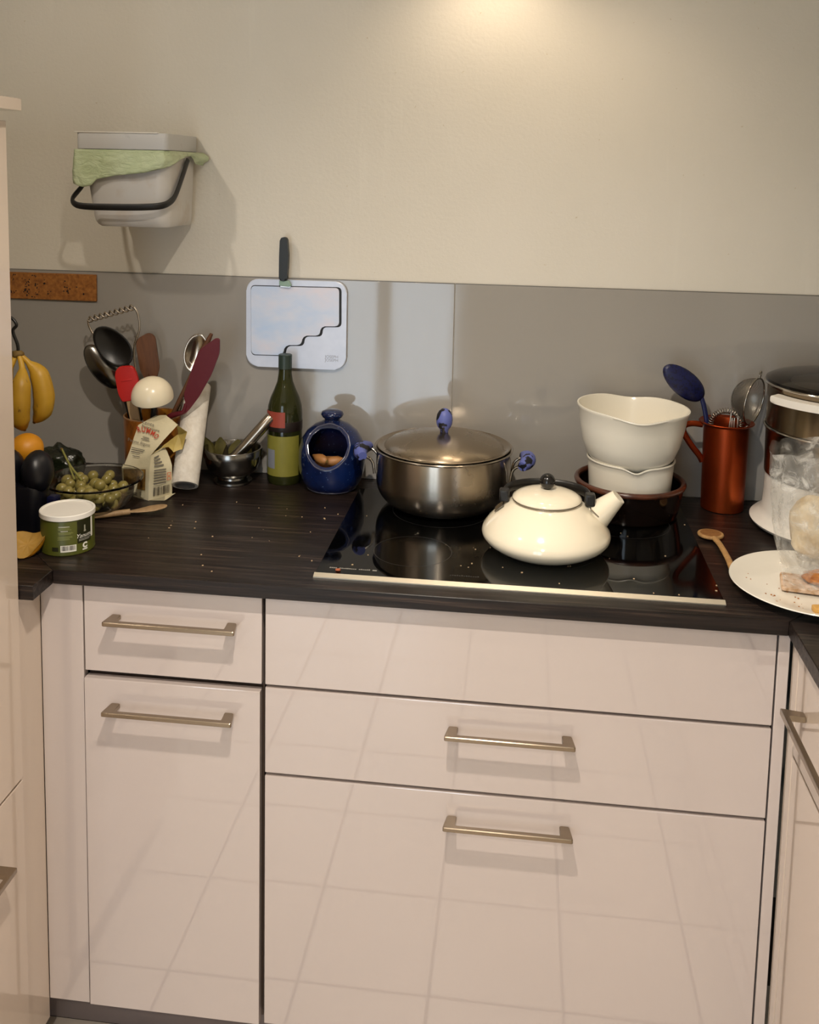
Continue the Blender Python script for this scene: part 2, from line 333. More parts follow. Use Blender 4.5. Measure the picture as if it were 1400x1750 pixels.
def roundpoly(pts, r, n=4):
    out = []; N = len(pts)
    for i in range(N):
        p0 = Vector(pts[i-1]); p = Vector(pts[i]); p1 = Vector(pts[(i+1) % N])
        a_, b_ = (p0-p), (p1-p); rr = min(r, a_.length*0.45, b_.length*0.45)
        A = p+a_.normalized()*rr; B = p+b_.normalized()*rr
        for k in range(n+1):
            t = k/n; q = (1-t)**2*A+2*t*(1-t)*p+t*t*B; out.append((q.x, q.y))
    return out
def ell(rx, ry, n=32, cx=0, cy=0, ph=0):
    return [(cx+rx*math.cos(2*PI*i/n+ph), cy+ry*math.sin(2*PI*i/n+ph)) for i in range(n)]
def setframe(o, origin, direc, normal):
    """local Z along direc, local -Y along normal"""
    z = Vector(direc).normalized(); y = -Vector(normal); y = (y-z*y.dot(z)).normalized(); x = y.cross(z)
    mm = Matrix((x, y, z)).transposed().to_4x4(); mm.translation = Vector(origin); o.matrix_world = mm
def textmesh(txt, size, fn, name, mat, parent, align='CENTER', extr=0.0, shear=0.0, bold=0.0):
    cu = bpy.data.curves.new('lettering', 'FONT'); cu.body = txt; cu.size = size; cu.align_x = align; cu.align_y = 'CENTER'; cu.shear = shear; cu.offset = bold; cu.resolution_u = 3
    t = bpy.data.objects.new('lettering', cu); COL.objects.link(t)
    bpy.context.view_layer.update()
    me = bpy.data.meshes.new_from_object(t.evaluated_get(bpy.context.evaluated_depsgraph_get()))
    bpy.data.objects.remove(t); bpy.data.curves.remove(cu)
    for v in me.vertices: v.co = fn(v.co.x, v.co.y)
    me.name = name
    return lnk(name, me, mat, parent)
def patch(name, rects, fn, mat, parent, nu=6):
    """thin printed patches: rects (u0,u1,v0,v1) mapped through fn(u,v)"""
    b = bmesh.new()
    for (u0, u1, v0, v1) in rects:
        A = [b.verts.new(fn(u0+(u1-u0)*i/nu, v0)) for i in range(nu+1)]; B = [b.verts.new(fn(u0+(u1-u0)*i/nu, v1)) for i in range(nu+1)]
        for i in range(nu): b.faces.new((A[i], A[i+1], B[i+1], B[i]))
    return fin(b, name, mat, parent, False)
def subsurf(o, lv=2):
    md = o.modifiers.new('subdivision', 'SUBSURF'); md.levels = lv; md.render_levels = lv; return o
def blob(name, mat, parent, rx, ry, rz, amp=0.1, freq=3.0, seed=0, sub=3, loc=None, flatbase=None):
    b = bmesh.new(); bmesh.ops.create_icosphere(b, subdivisions=sub, radius=1)
    for v in b.verts:
        d = 1+amp*noise.noise(v.co*freq+Vector((seed, seed*1.7, 0)))
        v.co = Vector((v.co.x*rx*d, v.co.y*ry*d, v.co.z*rz*d))
        if flatbase is not None and v.co.z < flatbase: v.co.z = flatbase
    return fin(b, name, mat, parent, True, None, loc)

ZT = 0.985   # worktop surface height
F = 0.6145; WE = 0.635; TH = 0.027

# ================================================================== STRUCTURE
XL, XR, YR = -1.02, 1.55, -4.0
def struct(o, label=None):
    o['kind'] = 'structure'
    if label: o['label'] = label
    return o
struct(box('wall_back', XL-0.1, XR+0.1, 0.0, 0.12, 0, CEIL, 'wall'), 'cream plaster wall above the grey backsplash')
struct(box('wall_left', XL-0.1, XL, YR, 0.0, 0, CEIL, 'wall_plain'), 'cream painted side wall behind the tall cabinet')
struct(box('wall_right', XR, XR+0.1, YR, 0.0, 0, CEIL, 'wall_plain'), 'cream painted side wall on the right')
struct(box('ceiling', XL-0.1, XR+0.1, YR-0.1, 0.12, CEIL, CEIL+0.08, 'ceiling'), 'white painted ceiling')
DX0, DX1, DZ = -0.98, 0.08, 2.12
b = boxbm(XL-0.1, DX0, YR-0.1, YR, 0, CEIL); boxbm(DX1, XR+0.1, YR-0.1, YR, 0, CEIL, bm=b); boxbm(DX0, DX1, YR-0.1, YR, DZ, CEIL, bm=b)
struct(fin(b, 'wall_rear', 'wall_plain', None, False), 'cream wall with the garden door opening')
fl = struct(box('floor', XL-0.1, XR+0.1, YR-0.1, 0.12, -0.06, -0.004, 'grout'), 'beige tiled kitchen floor')
# individual floor tiles
TS = 0.2815; GX = 0.016; GY = -0.83
tb = boxbm(-TS/2+0.003, TS/2-0.003, -TS/2+0.003, TS/2-0.003, -0.006, 0.0, 0.0012, 1)
tme = bpy.data.meshes.new('tile'); tb.to_mesh(tme); tb.free(); tme.materials.append(MT['tile'])
i0 = int((XL-GX)/TS)-1
for i in range(i0, int((XR-GX)/TS)+1):
    for j in range(-2, 12):
        cx = GX+(i+0.5)*TS; cy = GY-(j+0.5)*TS
        if cx < XL+0.05 or cx > XR-0.05 or cy > -0.05 or cy < YR+0.05: continue
        t_ = bpy.data.objects.new('tile', tme); COL.objects.link(t_); t_.parent = fl; t_.location = (cx, cy, R.uniform(-0.0006, 0.0))
# glazed garden door behind the camera
wd = bpy.data.objects.new('window_1', None); COL.objects.link(wd); wd.location = ((DX0+DX1)/2, YR-0.05, 0); struct(wd, 'white framed glazed garden door')
hw = (DX1-DX0)/2
b = boxbm(-hw, -hw+0.07, -0.04, 0.04, 0, DZ); boxbm(hw-0.07, hw, -0.04, 0.04, 0, DZ, bm=b); boxbm(-hw, hw, -0.04, 0.04, DZ-0.08, DZ, bm=b); boxbm(-hw, hw, -0.04, 0.04, 0, 0.1, bm=b); boxbm(-0.045, 0.045, -0.04, 0.04, 0.1, DZ-0.08, bm=b)
fin(b, 'window_frame', 'doorframe', wd, False)
for s in (-1, 1):
    x0, x1 = (-hw+0.07, -0.045) if s < 0 else (0.045, hw-0.07)
    box('pane', x0, x1, -0.004, 0.004, 0.1, DZ-0.08, 'pane', wd)

# ================================================================== BACKSPLASH
bs = thing('backsplash', 'glossy grey glass backsplash in two panels along the back wall', 'backsplash', (0, 0, ZT))
XJ = 0.2886; BH = 1.4645-ZT
for x0, x1 in ((XL+0.002, XJ-0.0008), (XJ+0.0008, XR-0.002)):
    pnl = box('panel', x0, x1, -0.007, -0.0005, 0.0, BH, 'splash', bs, 0.0008, 1)
    box('panel_edge', x0, x1, -0.0066, -0.0004, BH, BH+0.0012, 'edge', pnl)
# ================================================================== WORKTOP
wt = thing('worktop', 'dark wood-grain worktop running round the corner under the hob', 'worktop', (0, 0, ZT))
WL, WR = -0.3915, 0.9075
def slab(poly, mat):
    return prism('worktop_slab', poly, -TH, 0.0, mat, wt, 0.0012, 1)
slab([(WL, -WE), (WR, -WE), (XR-0.003, -0.009), (XL+0.003, -0.009)], 'wood_x')
slab([(WL-0.0006, -WE-0.0006), (XL+0.003, -0.0105), (XL+0.003, -0.7075), (WL-0.0006, -0.7075)], 'wood_y')
slab([(WR+0.0006, -WE-0.0006), (WR+0.0006, -2.1), (XR-0.003, -2.1), (XR-0.003, -0.0105)], 'wood_y')

# ================================================================== CABINETS
ZTOP = ZT-TH-0.003; ZB = 0.103; FT = 0.019
def handle(parent, x0, x1, z, yface, name='handle'):
    """bow handle on a front facing -y; x0..x1 outer length; z height of bar centre"""
    b = bmesh.new(); d = 0.036; w = 0.020; h = 0.0085
    outer = [(x0+0.006, yface), (x0, yface-d), (x1, yface-d), (x1-0.006, yface)]
    inner = [(x1-w-0.004, yface), (x1-w, yface-d+0.008), (x0+w, yface-d+0.008), (x0+w+0.004, yface)]
    prismbm(roundpoly(outer+inner, 0.004, 3), z-h/2, z+h/2, 0.0012, 1, bm=b)
    return fin(b, name, 'nickel', parent, True, 35, None, True)
lab = 'narrow glossy beige base cabinet with one drawer above a door'
bc = thing('base_cabinet', lab, 'cabinet', (0, 0, 0))
LX0, LX1 = -0.3430, -0.0050
box('body', LX0, LX1, -F+FT+0.002, -0.02, 0.1, ZTOP-0.002, 'carcass', bc)
df = box('drawer_front', LX0, LX1, -F, -F+FT, 0.785, ZTOP, 'lacquer', bc, 0.0012, 2)
handle(df, -0.2945, -0.046, 0.8945, -F)
dr_ = box('door', LX0, LX1-0.002, -F-0.005, -F+FT-0.005, ZB, 0.7725, 'lacquer', bc, 0.0012, 2)
handle(dr_, -0.2965, -0.050, 0.7235, -F-0.005)
bc = thing('base_cabinet', 'wide glossy beige base cabinet with three drawers under the hob', 'cabinet', (0, 0, 0))
box('body', 0.001, 0.897, -F+FT+0.002, -0.02, 0.1, ZTOP-0.002, 'carcass', bc)
box('drawer_front', 0.0013, 0.896, -F, -F+FT, 0.7852, ZTOP, 'lacquer', bc, 0.0012, 2)
df = box('drawer_front', 0.0015, 0.896, -F, -F+FT, 0.6137, 0.7790, 'lacquer', bc, 0.0012, 2)
handle(df, 0.333, 0.5635, 0.731, -F)
df = box('drawer_front', 0.0015, 0.896, -F, -F+FT, ZB, 0.6074, 'lacquer', bc, 0.0012, 2)
handle(df, 0.3345, 0.5655, 0.5595, -F)
tag(box('filler_panel', -0.428, LX0-0.003, -F, -F+FT, ZB-0.002, ZTOP, 'lacquer', None, 0.001, 1), 'narrow beige filler panel in the left corner beside the small drawer', 'panel')
tag(box('filler_panel', 0.8992, 0.9185, -F, -F+FT, ZB-0.06, ZTOP, 'lacquer', None, 0.001, 1), 'thin beige filler strip at the right corner of the wide drawers', 'panel')
# left return filler cabinet, faces +x
lr = thing('corner_cabinet', 'beige corner cabinet side under the short left worktop end', 'cabinet', (0, 0, 0))
box('side_panel', -0.4475, -0.4285, -0.7045, -F+0.0005, 0.06, ZTOP, 'lacquer_side', lr, 0.001, 1)
box('body', XL+0.01, -0.45, -0.70, -0.02, 0.1, ZTOP-0.002, 'carcass', lr)
# tall cabinet on the left, fronts face +x
tc = thing('tall_cabinet', 'tall beige cabinet at the left edge with an overhanging top board', 'cabinet', (0, 0, 0))
TX = -0.4175
box('body', XL+0.004, TX-0.021, -1.31, -0.709, 0.1, 1.79, 'lacquer_side', tc)
box('door', TX-0.019, TX, -1.306, -0.7105, 0.6265, 1.792, 'lacquer_side', tc, 0.0012, 2)
lo = box('drawer_front', TX-0.019, TX, -1.306, -0.7105, 0.105, 0.6215, 'lacquer_side', tc, 0.0012, 2)
b = prismbm(roundpoly([(-0.798, TX), (-0.798, TX+0.034), (-1.20, TX+0.034), (-1.20, TX), (-1.18, TX), (-1.18, TX+0.026), (-0.818, TX+0.026), (-0.818, TX)], 0.003, 3), 0.512, 0.521, 0.001, 1)
for v in b.verts: v.co = Vector((v.co.y, v.co.x, v.co.z))
fin(b, 'handle', 'nickel', lo, True, 35)
box('top_board', XL+0.004, TX+0.026, -1.33, -0.707, 1.808, 1.829, 'lacquer_side', tc, 0.0012, 2)
box('top_rail', XL+0.004, TX-0.012, -1.31, -0.716, 1.7925, 1.8075, 'carcass', tc)
# right return, fronts face -x
rc = thing('base_cabinet', 'beige side base cabinet at the right edge facing left', 'cabinet', (0, 0, 0))
RX = 0.9215
box('body', RX+0.021, XR-0.02, -2.05, -F+0.03, 0.1, ZTOP-0.002, 'carcass', rc)
box('corner_strip', RX, RX+0.019, -0.6545, -F-0.004, 0.06, ZTOP, 'lacquer_side', rc, 0.001, 1)
dq = box('drawer_front', RX, RX+0.019, -1.25, -0.6575, 0.762, ZTOP, 'lacquer_side', rc, 0.0012, 2)
box('drawer_front', RX, RX+0.019, -1.25, -0.6575, 0.105, 0.7575, 'lacquer_side', rc, 0.0012, 2)
box('door', RX, RX+0.019, -2.04, -1.2535, 0.105, ZTOP, 'lacquer_side', rc, 0.0012, 2)
b = prismbm(roundpoly([(-0.70, RX), (-0.693, RX-0.036), (-1.07, RX-0.036), (-1.063, RX), (-1.043, RX), (-1.048, RX-0.028), (-0.713, RX-0.028), (-0.718, RX)], 0.003, 3), 0.852, 0.862, 0.001, 1)
for v in b.verts: v.co = Vector((v.co.y, v.co.x, v.co.z))
fin(b, 'handle', 'nickel', dq, True, 35)
struct(box('trim_1', -0.55, XR-0.02, -0.552, -0.536, 0.0005, 0.115, 'plinth'), 'grey-brown plinth board under the cabinets')
struct(box('trim_2', RX+0.05, RX+0.066, -2.05, -0.553, 0.0005, 0.10, 'plinth'), 'plinth board under the right cabinets')

# ================================================================== EXTRACTOR HOOD, LAMPS (above the frame)
hd = thing('extractor_hood', 'steel extractor hood above the hob', 'hood', (0.36, 0, 2.295))
box('hood_body', -0.30, 0.42, -0.46, -0.003, 0.0, 0.06, 'trim', hd, 0.004, 2); box('chimney', -0.05, 0.18, -0.26, -0.003, 0.0605, 0.25, 'trim', hd)
for i, (l, w_) in enumerate(HOOD_SPOTS):
    hl = lathe('lamp_ring', [(0.0, -0.004), (0.028, -0.004), (0.032, -0.0005), (0.0, -0.0005)], 'lampglow', hd, 24, loc=(l[0]-0.36, l[1], 0.0))
    spot('hood_spot', (l[0], l[1], l[2]), (l[0]+0.02, l[1]-0.04, 1.0), w_, HOODWARM, 140, 0.7, 0.03)
for i, (l, w_) in enumerate(CEILING_SPOTS):
    cl = thing('ceiling_spot', ('ceiling downlight above the kitchen floor near the hob', 'ceiling downlight near the garden door', 'ceiling downlight above the tall cabinet')[i], 'lamp', (l[0], l[1], CEIL), group='ceiling downlights')
    lathe('lamp_ring', [(0.030, -0.0005), (0.045, -0.0005), (0.045, -0.006), (0.030, -0.008)], 'trim', cl, 32, close=True)
    lathe('lens', [(0.0, -0.0005), (0.029, -0.0005), (0.029, -0.005), (0.0, -0.005)], 'lampglow', cl, 24)
    tgt = (l[0], l[1]+0.25, 0.0) if i < 2 else (-0.3, -0.3, 1.0)
    spot('ceiling_spot_light', (l[0], l[1], CEIL-0.03), tgt, w_, WARM, 128, 1.0, 0.025)
# ================================================================== HOB
hb = thing('hob', 'black glass induction hob set in the worktop with a steel front strip', 'hob', (0, 0, ZT))
HX0, HX1, HY0, HY1 = 0.085, 0.8125, -0.583, -0.095
box('hob_glass', HX0, HX1, HY0+0.0005, HY1, 0.0003, 0.0052, 'hob', hb, 0.001, 1)
b = prismbm([(HY0, 0.0003), (HY0-0.0105, 0.0003), (HY0-0.0105, 0.0025), (HY0, 0.0068)], HX0-0.001, HX1+0.001, 0.0004, 1, axis='x'); fin(b, 'front_strip', 'trim', hb, False)
flat = lambda x, y: Vector((x, y, 0.00545))
pr = bmesh.new()
px = 0.107
for n_ in (4, 1, 9, 1, 6):
    if n_ > 1:
        for k in range(n_):
            boxbm(px, px+0.0028, -0.5565, -0.5565+R.choice((0.003, 0.004, 0.0045)), 0.0052, 0.0054, bm=pr); px += 0.0036
    else: px += 0.004
boxbm(px+0.004, px+0.012, -0.5575, -0.553, 0.0052, 0.0054, bm=pr)
fin(pr, 'print_row', 'hobprint', hb, False)
pr = bmesh.new(); px = 0.33
for k in range(13):
    boxbm(px, px+0.0028, -0.5545, -0.5545+R.choice((0.003, 0.0045, 0.005)), 0.0052, 0.0053, bm=pr); px += 0.0042
fin(pr, 'print_row', simple('faint_print', '2c2b2a', 0.5), hb, False)
for (cx, cy, rr) in ((0.285, -0.21, 0.105), (0.25, -0.45, 0.075), (0.51, -0.40, 0.095), (0.68, -0.22, 0.09)):
    b = bmesh.new()
    for k in range(64):
        a0, a1 = 2*PI*k/64, 2*PI*(k+1)/64
        b.faces.new([b.verts.new((cx+q*math.cos(t), cy+q*math.sin(t), 0.0053)) for q, t in ((rr, a0), (rr+0.0012, a0), (rr+0.0012, a1), (rr, a1))])
    fin(b, 'zone_ring', simple('zone_print', '232221', 0.4), hb, False)

# ================================================================== STOCK POT
pt = thing('stock_pot', 'steel cooking pot with domed lid and chipped blue handles on the hob', 'pot', (0.2835, -0.1635, ZT+0.0056))
prof = [(0, 0.0), (0.088, 0.0), (0.096, 0.0012)]+[(0.096+0.0525*math.sin(PI/2*k/10), 0.0012+0.056*(1-math.cos(PI/2*k/10))) for k in range(1, 11)]+[(0.1490, 0.09), (0.1490, 0.1255), (0.1530, 0.1270), (0.1540, 0.1295), (0.152, 0.1315), (0.1465, 0.1300), (0.146, 0.07), (0.11, 0.006), (0, 0.004)]
lathe('pot_body', prof, 'steel', pt, 96)
ld = lathe('lid', [(0.0, 0.1620), (0.03, 0.1610), (0.06, 0.1580), (0.09, 0.1520), (0.115, 0.1435), (0.128, 0.1365), (0.132, 0.1315), (0.136, 0.1310), (0.1455, 0.1347), (0.1478, 0.1337), (0.1455, 0.1320), (0.135, 0.1285), (0.127, 0.133), (0.06, 0.155), (0.0, 0.159)], 'steel_lid', pt, 96)
kb = lathe('lid_knob', [(r_, z_+0.0068) for r_, z_ in [(0.0, 0.2085), (0.006, 0.2075), (0.012, 0.203), (0.0165, 0.195), (0.0182, 0.185), (0.0175, 0.175), (0.0145, 0.167), (0.010, 0.162), (0.009, 0.155), (0.0, 0.155)]], 'bluechip', ld, 32)
HA = math.radians(-2)
for s in (1, -1):
    ang = HA if s > 0 else PI+HA
    e = Vector((math.cos(ang), math.sin(ang), 0)); tn = Vector((-e.y, e.x, 0)); z = Vector((0, 0, 1))
    gp = []
    for k in range(9):
        t = -1+2*k/8; gp.append(e*(0.187-0.012*t*t)+tn*(t*0.042)+z*(0.111-0.004*t*t))
    g = tube('grip', gp, [0.0105, 0.0140, 0.0160, 0.0165, 0.0160, 0.0140, 0.0105], 'bluechip', pt, 14, sm=2)
    for q in (-1, 1):
        tube('handle_wire', [e*0.1495+tn*(q*0.030)+z*0.067, e*0.1535+tn*(q*0.030)+z*0.090, e*0.162+tn*(q*0.031)+z*0.101, e*0.176+tn*(q*0.033)+z*0.106], 0.0032, 'chrome', pt, 8, sm=4)

# ================================================================== KETTLE
kt = thing('kettle', 'squat cream enamel kettle with black knob on the front of the hob', 'kettle', (0.506, -0.397, ZT+0.0056))
prof = [(0, 0.0), (0.080, 0.0), (0.088, 0.002), (0.104, 0.010), (0.118, 0.020), (0.1245, 0.029), (0.1255, 0.036), (0.123, 0.044), (0.113, 0.058), (0.098, 0.074), (0.082, 0.0875), (0.072, 0.0945), (0.0665, 0.0980), (0.063, 0.0990), (0.060, 0.096), (0.0, 0.096)]
lathe('kettle_body', prof, 'enamel', kt, 96)
lathe('lid_band', [(0.0640, 0.0980), (0.0672, 0.0983), (0.0678, 0.1010), (0.0640, 0.1018)], 'chrome', kt, 64, close=True)
kl = lathe('lid', [(0, 0.1018), (0.066, 0.1018), (0.0675, 0.1038), (0.066, 0.1070), (0.058, 0.1120), (0.045, 0.1165), (0.028, 0.1200), (0.012, 0.1218), (0, 0.1222)], 'enamel', kt, 72)
lathe('lid_knob', [(0, 0.1205), (0.006, 0.1205), (0.007, 0.1228)]+[(0.0155*math.sin(PI*k/14), 0.1370-0.0155*math.cos(PI*k/14)) for k in range(2, 14)]+[(0, 0.1525)], 'blackgloss', kl, 32)
# spout
sp0 = Vector((0.080, 0.012, 0.052)); sp1 = Vector((0.1375, 0.006, 0.112))
tube('spout', [sp0, sp0.lerp(sp1, 0.35), sp0.lerp(sp1, 0.7), sp1], [0.034, 0.028, 0.021, 0.0155], 'enamel', kt, 28)
# swing handle folded back behind the lid
hp = []
for k in range(17):
    t = PI*k/16; hp.append(Vector((-0.083*math.cos(t), 0.008+0.070*math.sin(t)**0.8, 0.1045+0.004*math.sin(t))))
tube('handle', hp, 0.0090, 'black', kt, 12, flat=(0.55, 1.15))
for s in (-1, 1):
    box('handle_block', s*0.083-0.010, s*0.083+0.010, -0.008, 0.016, 0.092, 0.116, 'black', kt, 0.004, 2)
    b = prismbm([(-0.012, -0.012), (0.010, -0.014), (0.012, 0.012), (-0.010, 0.012)], 0, 0.0025, 0.0006, 1)
    bmesh.ops.rotate(b, verts=b.verts, cent=(0, 0, 0), matrix=Matrix.Rotation(s*0.72, 3, 'Y'))
    bmesh.ops.translate(b, verts=b.verts, vec=(s*0.091, -0.004, 0.0825))
    fin(b, 'bracket', 'chrome', kt, True, 35)

# ================================================================== BROWN DISH + WHITE BOWLS
DXc, DYc = 0.692, -0.148
ds = thing('earthenware_dish', 'brown glazed earthenware dish with shade in its colour under the two white bowls', 'dish', (DXc, DYc, ZT+0.0056))
lathe('dish_body', [(0, 0), (0.098, 0), (0.103, 0.003), (0.110, 0.03), (0.115, 0.062), (0.1155, 0.066), (0.1115, 0.066), (0.106, 0.03), (0.098, 0.008), (0, 0.007)], 'brown', ds, 72)
lathe('dish_rim', [(0.1105+0.0065*math.cos(2*PI*k/10)+0.0035, 0.071+0.0065*math.sin(2*PI*k/10)) for k in range(10)], 'brownrim', ds, 72, close=True)
def spouted(prof, amt, dip, width, thetas):
    zmax = max(z for r, z in prof)
    def fn(th, r, z):
        k = max(0.0, (z/zmax-0.35)/0.65)**1.6
        g = sum(math.exp(-((math.atan2(math.sin(th-q), math.cos(th-q)))/width)**2) for q in thetas)
        rn = r*(1+amt*k*g) if r > 0.05 else r
        return (rn*math.cos(th), rn*math.sin(th), z-dip*k*g)
    return fn
bl = thing('mixing_bowl', 'smaller white mixing bowl standing in the brown dish', 'bowl', (DXc, DYc, ZT+0.0130), -0.04)
pf = [(0, 0), (0.080, 0), (0.084, 0.003), (0.088, 0.05), (0.0915, 0.10), (0.0925, 0.112), (0.0950, 0.1145), (0.0945, 0.1170), (0.0915, 0.1170), (0.0895, 0.112), (0.085, 0.05), (0.081, 0.006), (0, 0.005)]
lathe('bowl_body', pf, 'whiteplast', bl, 144, spouted(pf, 0.04, 0.009, 0.20, (-PI/2+0.05,)), auto=50)
bl2 = thing('mixing_bowl', 'large white mixing bowl with pouring lips stacked on top of the smaller bowl', 'bowl', (DXc-0.004, DYc-0.004, ZT+0.1075), -0.02)
bl2.rotation_euler = (0.0, 0.028, -0.03)
pf = [(0, 0), (0.058, 0), (0.066, 0.002), (0.080, 0.012), (0.094, 0.032), (0.104, 0.058), (0.1115, 0.095), (0.1165, 0.128), (0.1205, 0.1335), (0.1198, 0.1365), (0.1165, 0.1362), (0.1135, 0.128), (0.101, 0.06), (0.091, 0.034), (0.076, 0.014), (0.062, 0.005), (0, 0.005)]
lathe('bowl_body', pf, 'whiteplast', bl2, 144, spouted(pf, 0.045, 0.0085, 0.36, (-PI/2+0.05, PI/2)), auto=50)

# ================================================================== COPPER PITCHER AND WHAT STANDS IN IT
PX, PY = 0.907, -0.070
pc = thing('copper_jug', 'tall copper jug holding utensils beside the white bowls', 'jug', (PX, PY, ZT))
lathe('jug_body', [(0, 0), (0.044, 0), (0.0465, 0.002), (0.0475, 0.06), (0.0485, 0.13), (0.0495, 0.192), (0.0585, 0.1965), (0.0600, 0.1985), (0.0585, 0.2000), (0.0490, 0.1965), (0.0472, 0.19), (0.045, 0.004), (0, 0.003)], 'copper', pc, 64)
tube('handle', [(-0.052, -0.004, 0.190), (-0.075, -0.006, 0.192), (-0.092, -0.006, 0.186), (-0.093, -0.006, 0.170), (-0.075, -0.005, 0.142), (-0.056, -0.003, 0.119), (-0.0485, -0.002, 0.105)], 0.0045, 'copper', pc, 10, flat=(1.5, 0.6), sm=6, upv=(0, 1, 0))
def inpitch(o): return o
# blue slotted spoon: head seen from the back, leaning left
e = thing('slotted_spoon', 'speckled dark blue plastic spoon leaning out of the copper jug', 'spoon')
setframe(e, (0.899, -0.090, ZT+0.012), (-0.040, 0.010, 0.20), (0.1, -1, 0.15))
tube('handle', [(0, 0, 0), (0, 0, 0.10), (0.0, 0, 0.215), (-0.004, 0.0, 0.250)], 0.0052, 'blueplain', e, 10, flat=(1.0, 0.6), sm=4)
b = bmesh.new()
for iu in range(13):
    pass
b.free()
def spoonhead(name, mat, parent, L, Wd, depth, base, ang, tilt=0.0, thick=0.0018, convex=True):
    """oval bowl; base at local point, long axis rotated by ang in local XZ plane; bulging toward the viewer (-y) if convex"""
    b = bmesh.new(); nr, nt = 7, 32; rows = []
    c = b.verts.new((0, -depth if convex else depth, 0)); 
    for i in range(1, nr+1):
        q = i/nr; rows.append([b.verts.new((Wd/2*q*math.cos(2*PI*k/nt), (-depth if convex else depth)*(1-q*q), L/2*q*math.sin(2*PI*k/nt)*(1+0.08*math.sin(2*PI*k/nt)))) for k in range(nt)])
    for k in range(nt):
        b.faces.new((c, rows[0][k], rows[0][(k+1) % nt]))
        for i in range(nr-1): b.faces.new((rows[i][k], rows[i+1][k], rows[i+1][(k+1) % nt], rows[i][(k+1) % nt]))
    M_ = Matrix.Translation(Vector(base)) @ Matrix.Rotation(ang, 4, 'Y') @ Matrix.Rotation(tilt, 4, 'X') @ Matrix.Translation((0, 0, L/2))
    bmesh.ops.transform(b, matrix=M_, verts=b.verts)
    o = fin(b, name, mat, parent)
    md = o.modifiers.new('thickness', 'SOLIDIFY'); md.thickness = thick; md.offset = 0
    return o
spoonhead('spoon_head', 'bluespeck', e, 0.118, 0.056, 0.012, (0.002, 0, 0.240), -0.72, 0.15)
# spiral whisk
e = thing('spiral_whisk', 'coiled wire whisk in the copper jug with a dark handle', 'whisk', (PX-0.004, PY, ZT+0.016))
hp = []
for k in range(360):
    t = k/359; a_ = PI*1.02-PI*1.04*t
    rad = Vector((math.cos(a_), 0, math.sin(a_))); cpos = Vector((0, -0.012, 0.178))+Vector((rad.x*0.033, 0, rad.z*0.032))
    w_ = 2*PI*21*t; hp.append(cpos+rad*(0.0055*math.cos(w_))+Vector((0, 1, 0))*(0.0055*math.sin(w_)))
fin(tubebm(hp, 0.0014, 5), 'coil', 'chrome', e)
tube('handle', [(0.004, 0.004, 0.004), (0.002, 0, 0.1), (0, -0.005, 0.165)], [0.008, 0.009, 0.010], 'black', e, 12)
tube('loop_wire', [(-0.033, -0.012, 0.178), (-0.024, -0.012, 0.14), (0.0, -0.006, 0.12), (0.024, -0.012, 0.14), (0.033, -0.012, 0.178)], 0.0012, 'chrome', e, 6, sm=5)
for i, (bx, tx, tz, yy) in enumerate(((-0.012, 0.002, 0.222, -0.030), (0.004, 0.004, 0.211, -0.034), (0.012, 0.009, 0.2105, -0.033), (0.018, 0.017, 0.212, -0.030))):
    e = thing('metal_skewer', ('tallest slanting metal rod in the copper jug', 'left upright metal rod in the copper jug', 'middle upright metal rod in the copper jug', 'right upright metal rod in the copper jug')[i], 'skewer', (PX, PY, ZT+0.005), group='metal rods in the copper jug')
    tube('rod', [(bx, yy+0.012, 0.002), (tx, yy, tz-0.006)], 0.0018, 'trim', e, 8); tube('rod_tip', [(tx, yy, tz-0.006), (tx+0.0003, yy, tz)], 0.0025, 'chrome', e, 8)
# sieve
e = thing('sieve', 'small round wire sieve hanging over the right rim of the copper jug', 'sieve')
setframe(e, (0.962, -0.075, ZT+0.248), (0.16, 0.02, 1.0), (0.80, -0.60, 0.0))   # ring plane = local XZ, bowl to +Y
ring = [(0.046*math.cos(2*PI*k/48), 0, 0.053*math.sin(2*PI*k/48)) for k in range(48)]
fin(tubebm(ring, 0.0020, 8, closed=True), 'ring', 'chrome', e)
b = bmesh.new(); rows = []; nt = 40
for i in range(1, 9):
    a_ = PI/2*i/8; rows.append([b.verts.new((0.045*math.sin(a_)*math.cos(2*PI*k/nt), 0.050*math.cos(a_), 0.052*math.sin(a_)*math.sin(2*PI*k/nt))) for k in range(nt)])
c = b.verts.new((0, 0.050, 0))
for k in range(nt):
    b.faces.new((c, rows[0][k], rows[0][(k+1) % nt]))
    for i in range(7): b.faces.new((rows[i][k], rows[i+1][k], rows[i+1][(k+1) % nt], rows[i][(k+1) % nt]))
fin(b, 'mesh_bowl', 'sieve', e)
tube('support_wire', [(0, 0.0, 0.053), (0, 0.035, 0.037), (0, 0.0512, 0.0), (0, 0.035, -0.037), (0, 0, -0.053)], 0.0011, 'chrome', e, 6, sm=6)
tube('hook', [(0.004, 0, 0.053), (0.006, 0, 0.064), (0.002, 0, 0.069), (-0.003, 0, 0.064), (-0.003, 0, 0.053)], 0.0016, 'chrome', e, 6, sm=4)
inv_ = e.matrix_world.inverted(); b0 = e.matrix_world @ Vector((0, 0, -0.053))
tube('handle', [inv_ @ q for q in (b0, Vector((0.938, -0.078, ZT+0.172)), Vector((0.918, -0.074, ZT+0.10)), Vector((0.895, -0.066, ZT+0.006)))], 0.0026, 'chrome', e, 8, sm=4)

